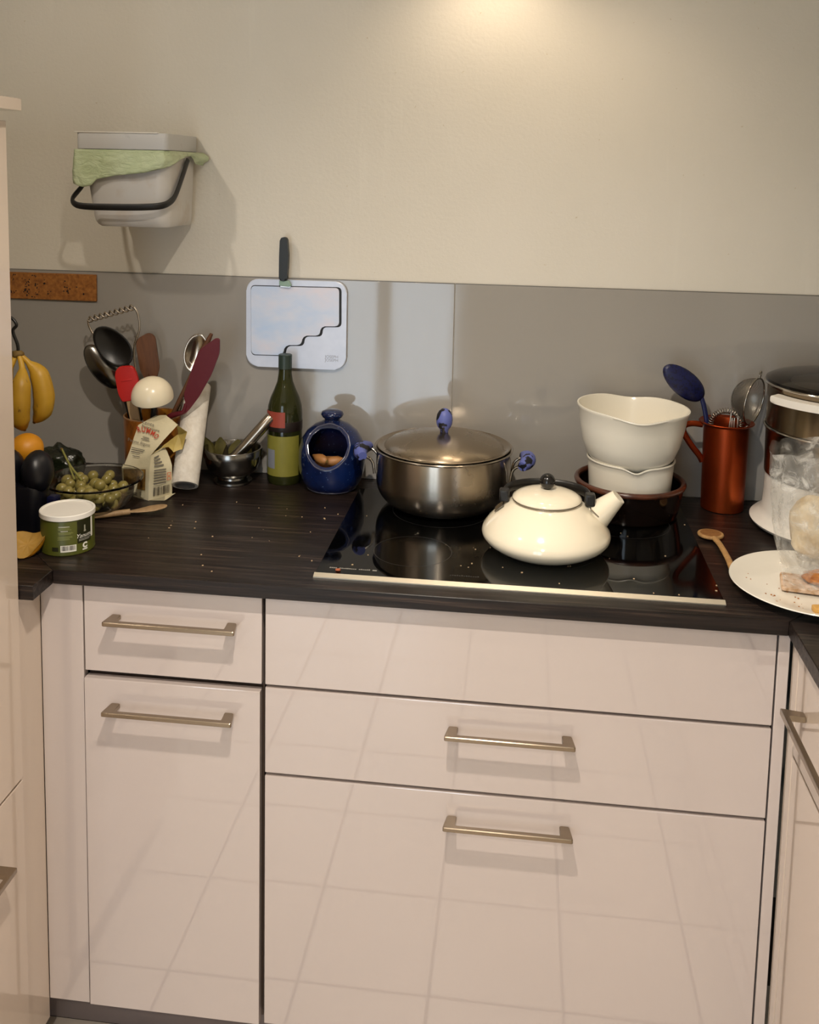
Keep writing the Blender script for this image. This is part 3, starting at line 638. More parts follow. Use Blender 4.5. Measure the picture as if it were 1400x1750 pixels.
# ================================================================== STEAMER
SX, SY = 1.116, -0.178
st = thing('food_steamer', 'tall round food steamer with smoked glass lid and white base at the right edge', 'steamer', (SX, SY, ZT))
lathe('base', [(0, 0.004), (0.150, 0.004), (0.166, 0.012), (0.170, 0.018), (0.166, 0.022), (0.152, 0.030), (0.146, 0.040), (0.1435, 0.075), (0.143, 0.118), (0, 0.118)], 'whitehard', st, 72)
for q in range(4):
    lathe('foot', [(0, 0), (0.012, 0), (0.012, 0.0045), (0, 0.0045)], 'black', st, 16, loc=(0.12*math.cos(q*PI/2+0.5), 0.12*math.sin(q*PI/2+0.5), 0))
lathe('lower_tier', [(0.1425, 0.1185), (0.146, 0.120), (0.1475, 0.21), (0.150, 0.214), (0.1515, 0.2175), (0.148, 0.2185), (0.1435, 0.212), (0.1400, 0.122)], 'steamer_body', st, 72, close=True)
lathe('tier_ring', [(0.150+0.0028*math.cos(2*PI*k/8), 0.2195+0.0028*math.sin(2*PI*k/8)) for k in range(8)], 'chrome', st, 72, close=True)
lathe('upper_tier', [(0.1435, 0.2225), (0.1475, 0.2230), (0.1490, 0.305), (0.1515, 0.3095), (0.1495, 0.3105), (0.1450, 0.306), (0.1420, 0.2235)], 'steamer_body', st, 72, close=True)
lathe('rim_ring', [(0.1535+0.003*math.cos(2*PI*k/8), 0.3135+0.003*math.sin(2*PI*k/8)) for k in range(8)], 'chrome', st, 72, close=True)
ld = lathe('lid', [(0.1535, 0.3160), (0.1525, 0.3215), (0.140, 0.3275), (0.11, 0.334), (0.06, 0.339), (0.0, 0.3405), (0.0, 0.3375), (0.06, 0.336), (0.11, 0.331), (0.139, 0.3245), (0.149, 0.3165)], 'smoke', st, 72)
lathe('lid_knob', [(0, 0.3405), (0.030, 0.3405), (0.033, 0.346), (0.030, 0.353), (0, 0.355)], 'whitehard', ld, 32)
for s in (0,):
    b = bmesh.new(); n = 10; ra, rb = 0.1505, 0.178
    poly = [(ra*math.cos(t), ra*math.sin(t)) for t in [math.radians(198+52*k/n) for k in range(n+1)]]
    poly += [(rb*math.cos(t), rb*math.sin(t)) for t in [math.radians(245-42*k/n) for k in range(n+1)]]
    prismbm(poly, 0.286, 0.301, 0.004, 2, bm=b); fin(b, 'tier_handle', 'whitehard', st, True, 35)

# ================================================================== PLATE WITH FOOD, BAG
pX, pY = 0.987, -0.512
pp = thing('dinner_plate', 'white china plate with crumbs and food at the right worktop corner', 'plate', (pX, pY, ZT))
pp.scale = (1.0, 0.97, 1.0)
lathe('plate_body', [(0, 0.0025), (0.070, 0.0025), (0.072, 0.0), (0.080, 0.0), (0.083, 0.003), (0.118, 0.010), (0.147, 0.0175), (0.1515, 0.0200), (0.1505, 0.0218), (0.146, 0.0210), (0.115, 0.0135), (0.092, 0.0085), (0.080, 0.0075), (0, 0.0068)], 'plate', pp, 96)
cr = bmesh.new()
for k in range(26):
    a_ = R.uniform(PI*0.9, PI*1.6); q = R.uniform(0.05, 0.125); s = R.uniform(0.0006, 0.0014); x, y = q*math.cos(a_), q*math.sin(a_)
    zz = 0.0075 if q < 0.085 else 0.0075+(q-0.085)*0.19
    boxbm(x-s, x+s, y-s, y+s*0.7, zz, zz+s, bm=cr)
o = fin(cr, 'crumbs', 'crust', pp, False); o['kind'] = 'stuff'
# crispbread with a fried round on it
e = thing('crispbread_slice', 'pale crispbread slice lying on the white plate', 'bread', (0.985, -0.513, ZT+0.0100), -0.15)
prism('slice', roundpoly([(-0.062, -0.032), (0.07, -0.036), (0.07, 0.036), (-0.058, 0.040)], 0.006, 3), 0, 0.008, 'crisp', e, 0.0025, 2)
e = thing('fried_patty', 'brown fried patty on top of the crispbread slice', 'food', (1.000, -0.508, ZT+0.0185))
blob('patty', 'crust', e, 0.038, 0.030, 0.011, 0.08, 3, 3, 4, (0, 0, 0.009))
e = thing('cheese_piece', 'yellow cheese piece at the front rim of the plate', 'cheese', (0.963, -0.628, ZT+0.0165), 0.2)
prism('cheese', roundpoly([(-0.018, -0.008), (0.022, -0.010), (0.022, 0.010), (-0.016, 0.010)], 0.003, 2), 0, 0.010, 'cheese', e, 0.002, 2)
# clear bag with bread, standing behind the plate
e = thing('bread_bag', 'crumpled clear plastic bag with bread behind the plate', 'bag', (1.032, -0.428, ZT+0.0150))
b = bmesh.new(); nz, nt = 40, 72; rows = []
for i in range(nz+1):
    t = i/nz; z = 0.225*t
    base = 0.086+0.036*t
    if t < 0.14: base *= 0.80+0.20*t/0.14
    rw = []
    for k in range(nt):
        th = 2*PI*k/nt
        pnt = Vector((math.cos(th)*1.8, math.sin(th)*1.8, z*9))
        d_ = 1+0.09*noise.noise(pnt*0.9)+0.06*noise.noise(pnt*2.1+Vector((5, 2, 1)))+0.03*noise.noise(pnt*4.5)
        x = base*d_*math.cos(th); y = base*0.66*d_*math.sin(th)
        # foot of the bag trails forward over the plate
        y -= 0.06*max(0, 0.22-t)/0.22
        x -= 0.006*max(0, 0.3-t)/0.3
        rw.append(b.verts.new((x, y, z+0.018*noise.noise(Vector((th*2, 0.3, 1)))*(t**2))))
    rows.append(rw)
for i in range(nz):
    for k in range(nt): b.faces.new((rows[i][k], rows[i][(k+1) % nt], rows[i+1][(k+1) % nt], rows[i+1][k]))
fin(b, 'bag_film', 'film', e)
b = boxbm(-0.074, 0.080, -0.036, 0.036, 0.020, 0.135, 0.033, 4)
bmesh.ops.subdivide_edges(b, edges=b.edges[:], cuts=2, use_grid_fill=True)
for v in b.verts: v.co += noise.noise_vector(v.co*22)*0.010
fin(b, 'bread_loaf', 'bread', e)
ap = bmesh.new(); n = 18; m2 = 14; g = []
for i in range(n+1):
    rw = []
    for j in range(m2+1):
        u, v = i/n, j/m2
        x = -0.115+0.13*u+0.012*v; y = -0.135+0.095*v; z = 0.012+0.0115*noise.noise(Vector((u*4, v*4, 2)))+0.004*noise.noise(Vector((u*11, v*11, 5)))+0.026*v*v
        rw.append(ap.verts.new((x, y, max(z, 0.010))))
    g.append(rw)
for i in range(n):
    for j in range(m2): ap.faces.new((g[i][j], g[i+1][j], g[i+1][j+1], g[i][j+1]))
fin(ap, 'bag_tail', 'film', e)
b = bmesh.new(); poly = ell(0.026, 0.020, 24)
stk = prism('sticker', poly, -0.0008, 0.0, 'lozenge', e, 0, axis='y'); stk.location = (-0.012, -0.088, 0.050); stk.rotation_euler = (-0.7, 0.25, -0.25)
bars = bmesh.new()
for k in range(6): boxbm(-0.016+0.001*k, 0.010, -0.0014, -0.0009, -0.012+k*0.0030, -0.0108+k*0.0030, bm=bars)
for k in range(5): boxbm(-0.010+0.006*k, -0.0075+0.006*k, -0.0014, -0.0009, 0.006, 0.0105, bm=bars)
fin(bars, 'sticker_print', 'ink', stk, False)

# ================================================================== WOODEN SPOONS ON THE WORKTOP
e = thing('wooden_spoon', 'bamboo spoon lying beside the hob with its handle under the plate', 'spoon', (0.846, -0.268, ZT+0.0015))
b = bmesh.new(); prismbm(ell(0.0265, 0.026, 32), 0.004, 0.0105, 0.003, 2, bm=b)
fin(b, 'spoon_head', 'bamboo', e, True, 40)
lathe('spoon_hollow', [(0, 0.0106), (0.012, 0.0107), (0.0195, 0.0112), (0.021, 0.0106)], woodm('bamboo_hollow', '7d5228', '94683a'), e, 32)
tube('handle', [(0.004, -0.020, 0.007), (0.008, -0.06, 0.0075), (0.0085, -0.14, 0.0085), (0.0045, -0.23, 0.0055)], [0.0062, 0.0052, 0.0055, 0.0065], 'bamboo', e, 12, flat=(1.15, 0.75), sm=5)
e = thing('wooden_spoon', 'pale wooden spoon lying in front of the glass bowl of grapes', 'spoon', (-0.44, -0.387, ZT+0.001))
tube('handle', [(-0.02, -0.010, 0.008), (0.03, 0.014, 0.0085), (0.075, 0.040, 0.009)], [0.0062, 0.0065, 0.006], 'palewood', e, 12, sm=4)
o = tube('spoon_head', [(0.075, 0.040, 0.009), (0.092, 0.052, 0.008), (0.112, 0.068, 0.008), (0.130, 0.083, 0.009), (0.137, 0.090, 0.010)], [0.006, 0.011, 0.0165, 0.0125, 0.003], 'palewood', e, 16, flat=(1.0, 0.30), sm=4)
# ================================================================== BLUE SALT PIG
sg = thing('salt_pig', 'speckled dark blue stoneware pot with open front and knob top left of the steel pot', 'pot', (0.017, -0.0865, ZT))
op = [(0.0, 0.0), (0.050, 0.0), (0.056, 0.003), (0.068, 0.02), (0.0760, 0.045), (0.0780, 0.07), (0.0765, 0.095), (0.070, 0.118), (0.058, 0.137), (0.040, 0.152), (0.024, 0.159), (0.018, 0.163), (0.018, 0.166), (0.0235, 0.170), (0.0265, 0.176), (0.024, 0.182), (0.016, 0.1855), (0.0, 0.187)]
ip = [(0.0, 0.152), (0.022, 0.151), (0.037, 0.146), (0.054, 0.132), (0.0655, 0.115), (0.0715, 0.094), (0.073, 0.07), (0.0712, 0.046), (0.064, 0.023), (0.053, 0.008), (0.0, 0.007)]
pn = Vector((0, -0.865, 0.50)).normalized(); pc0 = Vector((0, -0.048, 0.1135))
bmo = lathebm(op, 96); gm = list(bmo.verts)+list(bmo.edges)+list(bmo.faces)
# the knob must stay: cut only below it
bmesh.ops.bisect_plane(bmo, geom=gm, plane_co=(0, 0, 0.163), plane_no=(0, 0, 1))
low = [f for f in bmo.faces if f.calc_center_median().z < 0.163]
gm = list({v for f in low for v in f.verts})+list({e for f in low for e in f.edges})+low
bmesh.ops.bisect_plane(bmo, geom=gm, plane_co=pc0, plane_no=pn, clear_outer=True)
bmi = lathebm(ip, 96)
bmesh.ops.bisect_plane(bmi, geom=list(bmi.verts)+list(bmi.edges)+list(bmi.faces), plane_co=pc0, plane_no=pn, clear_outer=True)
def rimloop(bm_):
    es = [e for e in bm_.edges if e.is_boundary and all(abs((v.co-pc0).dot(pn)) < 1e-4 for v in e.verts)]
    return list({v for e in es for v in e.verts})
ux = Vector((1, 0, 0)); uy = pn.cross(ux)
srt = lambda vs: sorted([v.co.copy() for v in vs], key=lambda c: math.atan2((c-pc0).dot(uy), (c-pc0).dot(ux)))
lo_, li_ = srt(rimloop(bmo)), srt(rimloop(bmi))
# resample both loops by angle and make the rim between them
def samp(loop, n=72):
    an = [math.atan2((c-pc0).dot(uy), (c-pc0).dot(ux)) for c in loop]; out = []
    for k in range(n):
        t = -PI+2*PI*k/n; j = next((i for i, a_ in enumerate(an) if a_ > t), 0); c0, c1 = loop[j-1], loop[j]; a0, a1 = an[j-1], an[j]
        if a1 < a0: a1 += 2*PI
        tt = t if t >= a0 else t+2*PI
        out.append(c0.lerp(c1, max(0, min(1, (tt-a0)/max(1e-6, a1-a0)))))
    return out
so, si = samp(lo_), samp(li_)
fin(bmo, 'pot_body', 'bluepot', sg, True, 60); fin(bmi, 'pot_inside', 'bluepot', sg, True, 60)
rb = bmesh.new(); A = [rb.verts.new(c+pn*0.0002) for c in so]; B = [rb.verts.new(c+pn*0.0002) for c in si]; C_ = [rb.verts.new((a_+b_)/2+pn*0.0016) for a_, b_ in zip(so, si)]
for k in range(72):
    j = (k+1) % 72; rb.faces.new((A[k], A[j], C_[j], C_[k])); rb.faces.new((C_[k], C_[j], B[j], B[k]))
fin(rb, 'opening_edge', 'bluepot', sg)
fin(tubebm([(a_*0.75+b_*0.25) for a_, b_ in zip(so, si)], 0.0012, 8, closed=True), 'opening_rim', 'bluerim', sg)
lathe('foot_ring', [(0.050, 0.0), (0.0520, 0.0), (0.0572, 0.0034), (0.0558, 0.0042)], 'bluerim', sg, 64, close=True)
for i, (x, y, z, rz, lb) in enumerate(((-0.016, -0.046, 0.081, 2.4, 'brown shallot with its cut end towards the opening of the blue pot'), (0.016, -0.044, 0.077, 0.3, 'brown shallot lying at the right inside the blue pot'))):
    e = thing('shallot', lb, 'shallot', (0.017+x, -0.0865+y, ZT+z), rz)
    tube('bulb', [(-0.022, 0, 0), (-0.018, 0, 0), (-0.010, 0, 0), (0.0, 0, 0), (0.012, 0, 0), (0.022, 0, 0.001), (0.032, 0, 0.002)], [0.001, 0.007, 0.0105, 0.0118, 0.010, 0.006, 0.002], 'shallot', e, 16, sm=2)
    lathe('root_end', [(0, 0), (0.004, 0), (0.003, 0.002), (0, 0.002)], 'banana_tip', e, 10).matrix_local = Matrix.Translation((-0.0225, 0, 0)) @ Matrix.Rotation(-PI/2, 4, 'Y')
# the shallots rest on a heap of small cloves hidden inside
e = tag(blob('garlic_heap', 'shallot', None, 0.056, 0.056, 0.045, 0.2, 4, 2, 3, (0.017, -0.0865, ZT+0.030), -0.021), 'heap of small brown bulbs at the bottom of the blue pot', 'bulbs'); e['kind'] = 'stuff'

# ================================================================== OIL BOTTLE
bt = thing('oil_bottle', 'dark green glass bottle with red and yellow labels below the silver board', 'bottle', (-0.103, -0.056, ZT))
lathe('bottle_glass', [(0, 0.002), (0.030, 0.002), (0.038, 0.0), (0.0405, 0.004), (0.0410, 0.02), (0.0410, 0.168), (0.0395, 0.185), (0.034, 0.204), (0.026, 0.222), (0.0185, 0.242), (0.0155, 0.262), (0.0150, 0.272), (0.0, 0.272)], 'bottle', bt, 48)
lathe('cap', [(0, 0.306), (0.0145, 0.306), (0.0160, 0.3045), (0.0160, 0.2725), (0.0, 0.2725)], 'capgreen', bt, 32)
cyl = lambda r: (lambda u, v: Vector((r*math.sin(u), -r*math.cos(u), v)))
patch('front_label', [(-1.15, 1.15, 0.022, 0.118)], cyl(0.0414), 'yellowlabel', bt, 24)
patch('label_strip', [(-1.0, -0.35, 0.040, 0.085)], cyl(0.0417), 'labelgrey', bt, 8)
lathe('neck_band', [(0.0413, 0.128), (0.0416, 0.129), (0.0416, 0.150), (0.0413, 0.151)], simple('dark_band', '1d130e', 0.4), bt, 48)
patch('red_label', [(-1.25, 0.25, 0.139, 0.176)], lambda u, v: cyl(0.0420 if v < 0.17 else 0.0417)(u, v), 'redlabel', bt, 16)

# ================================================================== MORTAR, PESTLE, BAY LEAVES
MX, MY = -0.222, -0.082
mo = thing('mortar', 'small stainless steel mortar full of dry leaves beside the paper roll', 'mortar', (MX, MY, ZT))
lathe('mortar_body', [(0, 0), (0.044, 0), (0.0455, 0.002), (0.045, 0.006), (0.036, 0.011), (0.035, 0.015), (0.045, 0.021), (0.058, 0.034), (0.0645, 0.052), (0.0660, 0.066), (0.0655, 0.0665), (0.0695, 0.0672), (0.0700, 0.082), (0.0690, 0.0835), (0.0655, 0.0835), (0.0640, 0.080), (0.060, 0.052), (0.050, 0.034), (0.03, 0.024), (0, 0.022)], 'steel_dark', mo, 72)
pe = thing('pestle', 'steel pestle leaning right in the mortar', 'pestle')
setframe(pe, (MX-0.004, MY-0.012, ZT+0.046), (0.108, 0.010, 0.128), (0, -1, 0))
lathe('pestle_rod', [(0, 0), (0.010, 0.001), (0.0155, 0.006), (0.0165, 0.014), (0.0145, 0.024), (0.0138, 0.05), (0.0135, 0.11), (0.0132, 0.150), (0.010, 0.154), (0, 0.155)], 'steel', pe, 32)
def leafmesh(L, Wd, curl):
    b = bmesh.new(); n = 8; rows = []
    for i in range(n+1):
        t = i/n; w_ = Wd/2*math.sin(PI*min(0.97, max(0.03, t)))**0.8
        rows.append([b.verts.new((s*w_, curl*(t-0.5)**2*4*0.01+abs(s)*w_*0.25, t*L)) for s in (-1, -0.5, 0, 0.5, 1)])
    for i in range(n):
        for j in range(4): b.faces.new((rows[i][j], rows[i][j+1], rows[i+1][j+1], rows[i+1][j]))
    bmesh.ops.solidify(b, geom=b.faces[:], thickness=0.0005)
    return b
LV = [(-0.052, 0.005, 0.058, (-0.5, 0.2, 1.2), 'leaf', 0.060, 0.030), (-0.038, 0.020, 0.055, (-0.1, 0.3, 1.0), 'leaf', 0.055, 0.034), (-0.022, -0.008, 0.050, (0.15, 0.2, 1.0), 'leafdark', 0.052, 0.012), (-0.004, 0.022, 0.050, (0.1, 0.35, 1.0), 'leaf', 0.056, 0.040), (0.012, 0.034, 0.052, (0.25, 0.3, 1.0), 'leaf', 0.045, 0.034), (-0.044, -0.018, 0.056, (-0.5, -0.1, 0.9), 'leafdark', 0.044, 0.02), (0.040, 0.014, 0.056, (0.8, 0.1, 0.8), 'leafdark', 0.040, 0.024), (0.036, -0.016, 0.054, (0.7, -0.3, 0.5), 'leaf', 0.036, 0.022), (0.0, -0.030, 0.050, (0.4, -0.5, 0.35), 'leafdark', 0.04, 0.02)]
LB = ['dry bay leaf standing at the left edge of the mortar', 'broad dry bay leaf behind the left rim of the mortar', 'narrow dark curled leaf in the middle of the mortar', 'widest olive bay leaf upright in the mortar', 'olive bay leaf behind the pestle in the mortar', 'dark leaf leaning left over the mortar rim', 'dark leaf right of the pestle in the mortar', 'olive leaf at the right front of the mortar', 'dark leaf lying in the front of the mortar']
for (x, y, z, dv, mt_, L, Wd), lb in zip(LV, LB):
    o = fin(leafmesh(L, Wd, R.uniform(-0.6, 0.8)), 'bay_leaf', mt_); setframe(o, (MX+x, MY+y, ZT+z-0.012), dv, (0.1, -1, 0.1)); tag(o, lb, 'leaf', 'bay leaves in the mortar')

# ================================================================== PAPER TOWEL ROLL
pr_ = thing('paper_roll', 'white kitchen paper roll leaning against the wall beside the pasta bag', 'paper roll')
A0 = Vector((-0.2975, -0.200, ZT+0.0235)); A1 = Vector((-0.318, -0.046, ZT+0.219))
setframe(pr_, A0, A1-A0, (0, -1, 0))
LR = (A1-A0).length
def rollfn(th, r, z): 
    q = r*(1+0.03*math.sin(2*th+0.6)); return (q*math.cos(th)*1.0, q*math.sin(th)*0.93, z)
lathe('paper', [(0.0225, 0.001), (0.0285, 0.0), (0.0298, 0.002), (0.0298, LR*0.5), (0.0292, LR-0.002), (0.028, LR), (0.0225, LR)], 'towel', pr_, 56, rollfn, close=True)
lathe('core', [(0.0200, -0.001), (0.0222, -0.001), (0.0222, LR+0.0005), (0.0200, LR+0.0005)], 'cardboard', pr_, 48, rollfn, close=True)
b = bmesh.new()
A = [b.verts.new(rollfn(0.55+0.5*k/8, 0.0300+0.0022*(k/8)**2, 0.001)) for k in range(9)]; B = [b.verts.new(rollfn(0.55+0.5*k/8, 0.0300+0.0024*(k/8)**2, LR-0.004)) for k in range(9)]
for k in range(8): b.faces.new((A[k], A[k+1], B[k+1], B[k]))
bmesh.ops.solidify(b, geom=b.faces[:], thickness=0.0006); fin(b, 'loose_sheet', 'towel', pr_)

# ================================================================== PASTA BAG
pb = thing('pasta_bag', 'opened paper pasta bag with red RUMMO lettering and folded top in front of the utensils', 'bag')
pb.location = (-0.372, -0.205, ZT)
def P3(x, y, z): return Vector((x+0.372, y+0.205, z-ZT))
# front-left face A (bottom-left, bottom-edge, crease, top ...), right face B
Vt = {
 'a0': P3(-0.4344, -0.2150, ZT), 'a1': P3(-0.3645, -0.247, ZT), 'b1': P3(-0.326, -0.204, ZT+0.001), 'c1': P3(-0.385, -0.184, ZT),
 'a0m': P3(-0.4377, -0.2180, 1.0463), 'a1m': P3(-0.3584, -0.2520, 1.0611), 'b1m': P3(-0.3240, -0.2080, 1.0567), 'c1m': P3(-0.382, -0.180, 1.05),
 'a0t': P3(-0.4319, -0.2120, 1.0570), 'cr': P3(-0.3578, -0.2460, 1.0886), 'brt': P3(-0.3444, -0.2000, 1.0976), 'c1t': P3(-0.388, -0.178, 1.09),
 'tl': P3(-0.4146, -0.1780, 1.1369), 'tr': P3(-0.3140, -0.2000, 1.1477), 'tk': P3(-0.3790, -0.1660, 1.1575), 'tk2': P3(-0.3504, -0.1720, 1.1617), 'trb': P3(-0.3228, -0.1650, 1.1354), 'cb': P3(-0.390, -0.164, 1.145),
}
b = bmesh.new(); vv = {k: b.verts.new(v) for k, v in Vt.items()}
def q4(*n): return b.faces.new([vv[k] for k in n])
q4('a0', 'a1', 'a1m', 'a0m'); q4('a0m', 'a1m', 'cr', 'a0t'); q4('a0t', 'cr', 'tr', 'tl'); q4('tl', 'tr', 'tk2', 'tk')
q4('a1', 'b1', 'b1m', 'a1m'); q4('a1m', 'b1m', 'brt', 'cr'); q4('b1', 'c1', 'c1m', 'b1m'); q4('b1m', 'c1m', 'c1t', 'brt')
q4('c1', 'a0', 'a0m', 'c1m'); q4('c1m', 'a0m', 'a0t', 'c1t'); q4('c1t', 'a0t', 'tl', 'cb'); q4('cb', 'tl', 'tk'); q4('a0', 'c1', 'b1', 'a1'); q4('tr', 'trb', 'tk2')
bmesh.ops.subdivide_edges(b, edges=b.edges[:], cuts=5, use_grid_fill=True)
for v in b.verts:
    if v.co.z > 0.004:
        nv = noise.noise_vector(v.co*28)*0.0018+noise.noise_vector(v.co*70+Vector((3, 1, 2)))*0.0009; v.co += nv
        v.co.y = max(v.co.y, -0.05)
fin(b, 'bag_paper', 'paper', pb, True, 28)
# folded flap showing the yellowish inside
b = bmesh.new()
fp = [P3(-0.3140, -0.2010, 1.1480), P3(-0.2975, -0.1820, 1.1276), P3(-0.3064, -0.1920, 1.0892), P3(-0.3240, -0.2000, 1.0851), P3(-0.3330, -0.2050, 1.0982), P3(-0.345, -0.222, 1.100), P3(-0.3575, -0.2455, 1.0890)]
c0 = b.verts.new(P3(-0.322, -0.172, 1.118)); fvs = [b.verts.new(p_) for p_ in fp]
for i in range(len(fvs)-1): b.faces.new((c0, fvs[i], fvs[i+1]))
bmesh.ops.subdivide_edges(b, edges=b.edges[:], cuts=4, use_grid_fill=True)
for v in b.verts: v.co += noise.noise_vector(v.co*45)*0.003
bmesh.ops.solidify(b, geom=b.faces[:], thickness=0.0005)
fin(b, 'folded_flap', 'paper_in', pb, True, 28)
b = bmesh.new(); tf = [P3(-0.3645, -0.247, ZT+0.0006), P3(-0.329, -0.242, ZT+0.0006), P3(-0.325, -0.236, ZT+0.0026), P3(-0.3195, -0.198, ZT+0.004), P3(-0.34, -0.21, ZT+0.003)]
b.faces.new([b.verts.new(p_) for p_ in tf]); bmesh.ops.solidify(b, geom=b.faces[:], thickness=0.0006); fin(b, 'bottom_fold', 'paper', pb, False)
def bil(k00, k10, k11, k01, off):
    p00, p10, p11, p01 = Vt[k00], Vt[k10], Vt[k11], Vt[k01]
    nrm = (p10-p00).cross(p01-p00).normalized()
    if nrm.y > 0: nrm = -nrm
    return lambda u, v: (p00*(1-u)*(1-v)+p10*u*(1-v)+p11*u*v+p01*(1-u)*v)+nrm*off
fA3 = bil('a0t', 'cr', 'tr', 'tl', 0.0040); fA4 = bil('tl', 'tr', 'tk2', 'tk', 0.0036); fA1 = bil('a0', 'a1', 'a1m', 'a0m', 0.0036); fB1 = bil('a1', 'b1', 'b1m', 'a1m', 0.0040); fB2 = bil('a1m', 'b1m', 'brt', 'cr', 0.0040); fA2 = bil('a0m', 'a1m', 'cr', 'a0t', 0.0040)
def lay(off):
    g_ = bil('a0t', 'cr', 'tr', 'tl', off)      # print layout grid of the front: x right, y down
    return lambda x, y: g_(0.4057+0.0175*(x-250)+0.0091*(y-750), 0.5936-0.0013*(x-250)-0.0174*(y-750))
for ch, (x0, y0), rot in zip('RUMMO', ((241, 736), (248.6, 735.5), (256.2, 737.5), (263.6, 741.5), (270, 747)), (-0.15, 0.08, 0.25, 0.45, 0.62)):
    textmesh(ch, 9.2, lambda x, y, x0=x0, y0=y0, rot=rot: lay(0.0052)(x0+x*math.cos(rot)+1.35*y*math.sin(rot), y0+x*math.sin(rot)-1.35*y*math.cos(rot)), 'letter', 'inkred', pb, bold=0.18)
def lines(rows, w=1.3, sl=0.28):
    return [(x, x+L_, y, y+w) for x, y, L_ in rows]
def slant(off, sl=0.28): 
    g_ = lay(off); return lambda x, y: g_(x, y+(x-240)*sl)
patch('small_print', lines([(246, 744.5, 11), (243, 748.5, 15), (225, 767.5, 27), (224, 771, 25), (223, 774.5, 20), (227, 781, 17)]), slant(0.0040), 'inkgrey', pb)
textmesh('Penne Rigate', 8.0, lambda x, y: slant(0.0048)(240+x, 757-y), 'product_script', 'inkgrey', pb, shear=0.3)
textmesh('Lenta', 8.0, lambda x, y: slant(0.0048)(256+x, 720-y), 'product_script', 'inkgrey', pb, shear=0.3)
textmesh('lavorazione', 6.0, lambda x, y: slant(0.0048)(260+x, 727-y), 'product_script', 'ink', pb, shear=0.3)
patch('pasta_window', [(0.12, 0.90, 0.32, 0.98)], fA1, 'pasta', pb)
patch('small_print', [(0.12, 0.75, 0.16, 0.19), (0.12, 0.60, 0.10, 0.125)], fA1, 'inkgrey', pb)
patch('seal', [(0.60, 0.88, 0.08, 0.30)], bil('a0', 'a1', 'a1m', 'a0m', 0.0044), 'paper', pb)
textmesh('S', 1.0, lambda x, y: bil('a0', 'a1', 'a1m', 'a0m', 0.0050)(0.74+x*0.16, 0.19+y*0.16), 'seal_mark', 'inkgrey', pb)
patch('text_lines', [(0.16, 0.70, 0.48+0.085*k, 0.515+0.085*k) for k in range(6)], fB1, 'inkgrey', pb)
patch('text_lines', [(0.16, 0.60-0.05*k, 0.06+0.2*k, 0.15+0.2*k) for k in range(4)], fB2, 'inkgrey', pb)
bb = []; u_ = 0.16
while u_ < 0.86:
    w_ = R.choice((0.014, 0.022, 0.034)); bb.append((u_, u_+w_, 0.12, 0.40)); u_ += w_+R.choice((0.014, 0.022, 0.03))
patch('barcode', bb, fB1, 'ink', pb, 1)
patch('orange_stamp', [(0.74, 0.92, 0.55, 0.57), (0.74, 0.92, 0.78, 0.80), (0.74, 0.77, 0.57, 0.78), (0.89, 0.92, 0.57, 0.78), (0.80, 0.86, 0.64, 0.71)], fB1, 'inkorange', pb, 2)

# ================================================================== CROCK AND UTENSILS
CX, CY = -0.412, -0.0960
ck_ = thing('utensil_crock', 'amber brown crock crowded with cooking utensils behind the pasta bag', 'crock', (CX, CY, ZT))
lathe('crock_body', [(0, 0), (0.060, 0), (0.064, 0.003), (0.066, 0.08), (0.067, 0.150), (0.0675, 0.1535), (0.066, 0.155), (0.0635, 0.1535), (0.062, 0.14), (0.060, 0.006), (0, 0.005)], 'crock', ck_, 64)
lathe('crock_rim', [(0.0655+0.0022*math.cos(2*PI*k/8), 0.1555+0.0016*math.sin(2*PI*k/8)) for k in range(8)], simple('crock_rim_glaze', '8c6a4a', 0.3), ck_, 64, close=True)
NV = (0.15, -1, 0.2)
def uten(name, label, cat, foot, top):
    e = thing(name, label, cat); f_, t_ = Vector(foot), Vector(top); setframe(e, f_, t_-f_, NV); return e, (t_-f_).length
ZC = ZT+0.012
# wire masher with twisted grip
e = thing('potato_masher', 'wire potato masher with a twisted handle standing highest in the crock', 'masher', (-0.44, -0.080, ZC))
Lp = lambda x, y, z: Vector((x+0.44, y+0.080, z-ZC))
g0, g1 = Lp(-0.5755, -0.080, 1.358), Lp(-0.462, -0.080, 1.393)
tube('wire', [Lp(-0.452, -0.082, ZC), Lp(-0.468, -0.080, 1.142), Lp(-0.512, -0.080, 1.225), Lp(-0.552, -0.080, 1.305), Lp(-0.572, -0.080, 1.340), g0], 0.0026, 'steel', e, 8, sm=5)
tube('wire', [Lp(-0.432, -0.080, ZC), Lp(-0.455, -0.078, 1.20), Lp(-0.4640, -0.078, 1.29), Lp(-0.4490, -0.080, 1.340), Lp(-0.4520, -0.080, 1.375), g1], 0.0026, 'steel', e, 8, sm=5)
ax = (g1-g0); axn = ax.normalized(); sd = Vector((0, 1, 0)); ud = axn.cross(sd)
for ph in (0, PI):
    hp = [g0+ax*(k/60)+sd*(0.0042*math.cos(ph+2*PI*4.5*k/60))+ud*(0.0062*math.sin(ph+2*PI*4.5*k/60)) for k in range(61)]
    fin(tubebm(hp, 0.0022, 8), 'twisted_wire', 'steel', e)
# steel ladle-spoon behind the black one
e, L = uten('serving_spoon', 'worn steel serving spoon with black handle behind the black spoon', 'spoon', (-0.425, -0.100, ZC), (-0.4850, -0.084, 1.190))
tube('handle', [(0, 0, 0.0), (0, 0, L*0.92), (0, 0, L)], [0.0075, 0.0090, 0.0060], 'black', e, 12)
tube('neck', [(0, 0, L), (0.0, 0, L+0.02)], 0.0034, 'steel_dark', e, 8); spoonhead('spoon_head', 'steel_dark', e, 0.125, 0.062, 0.014, (-0.006, 0, L+0.010), -0.42, 0.0)
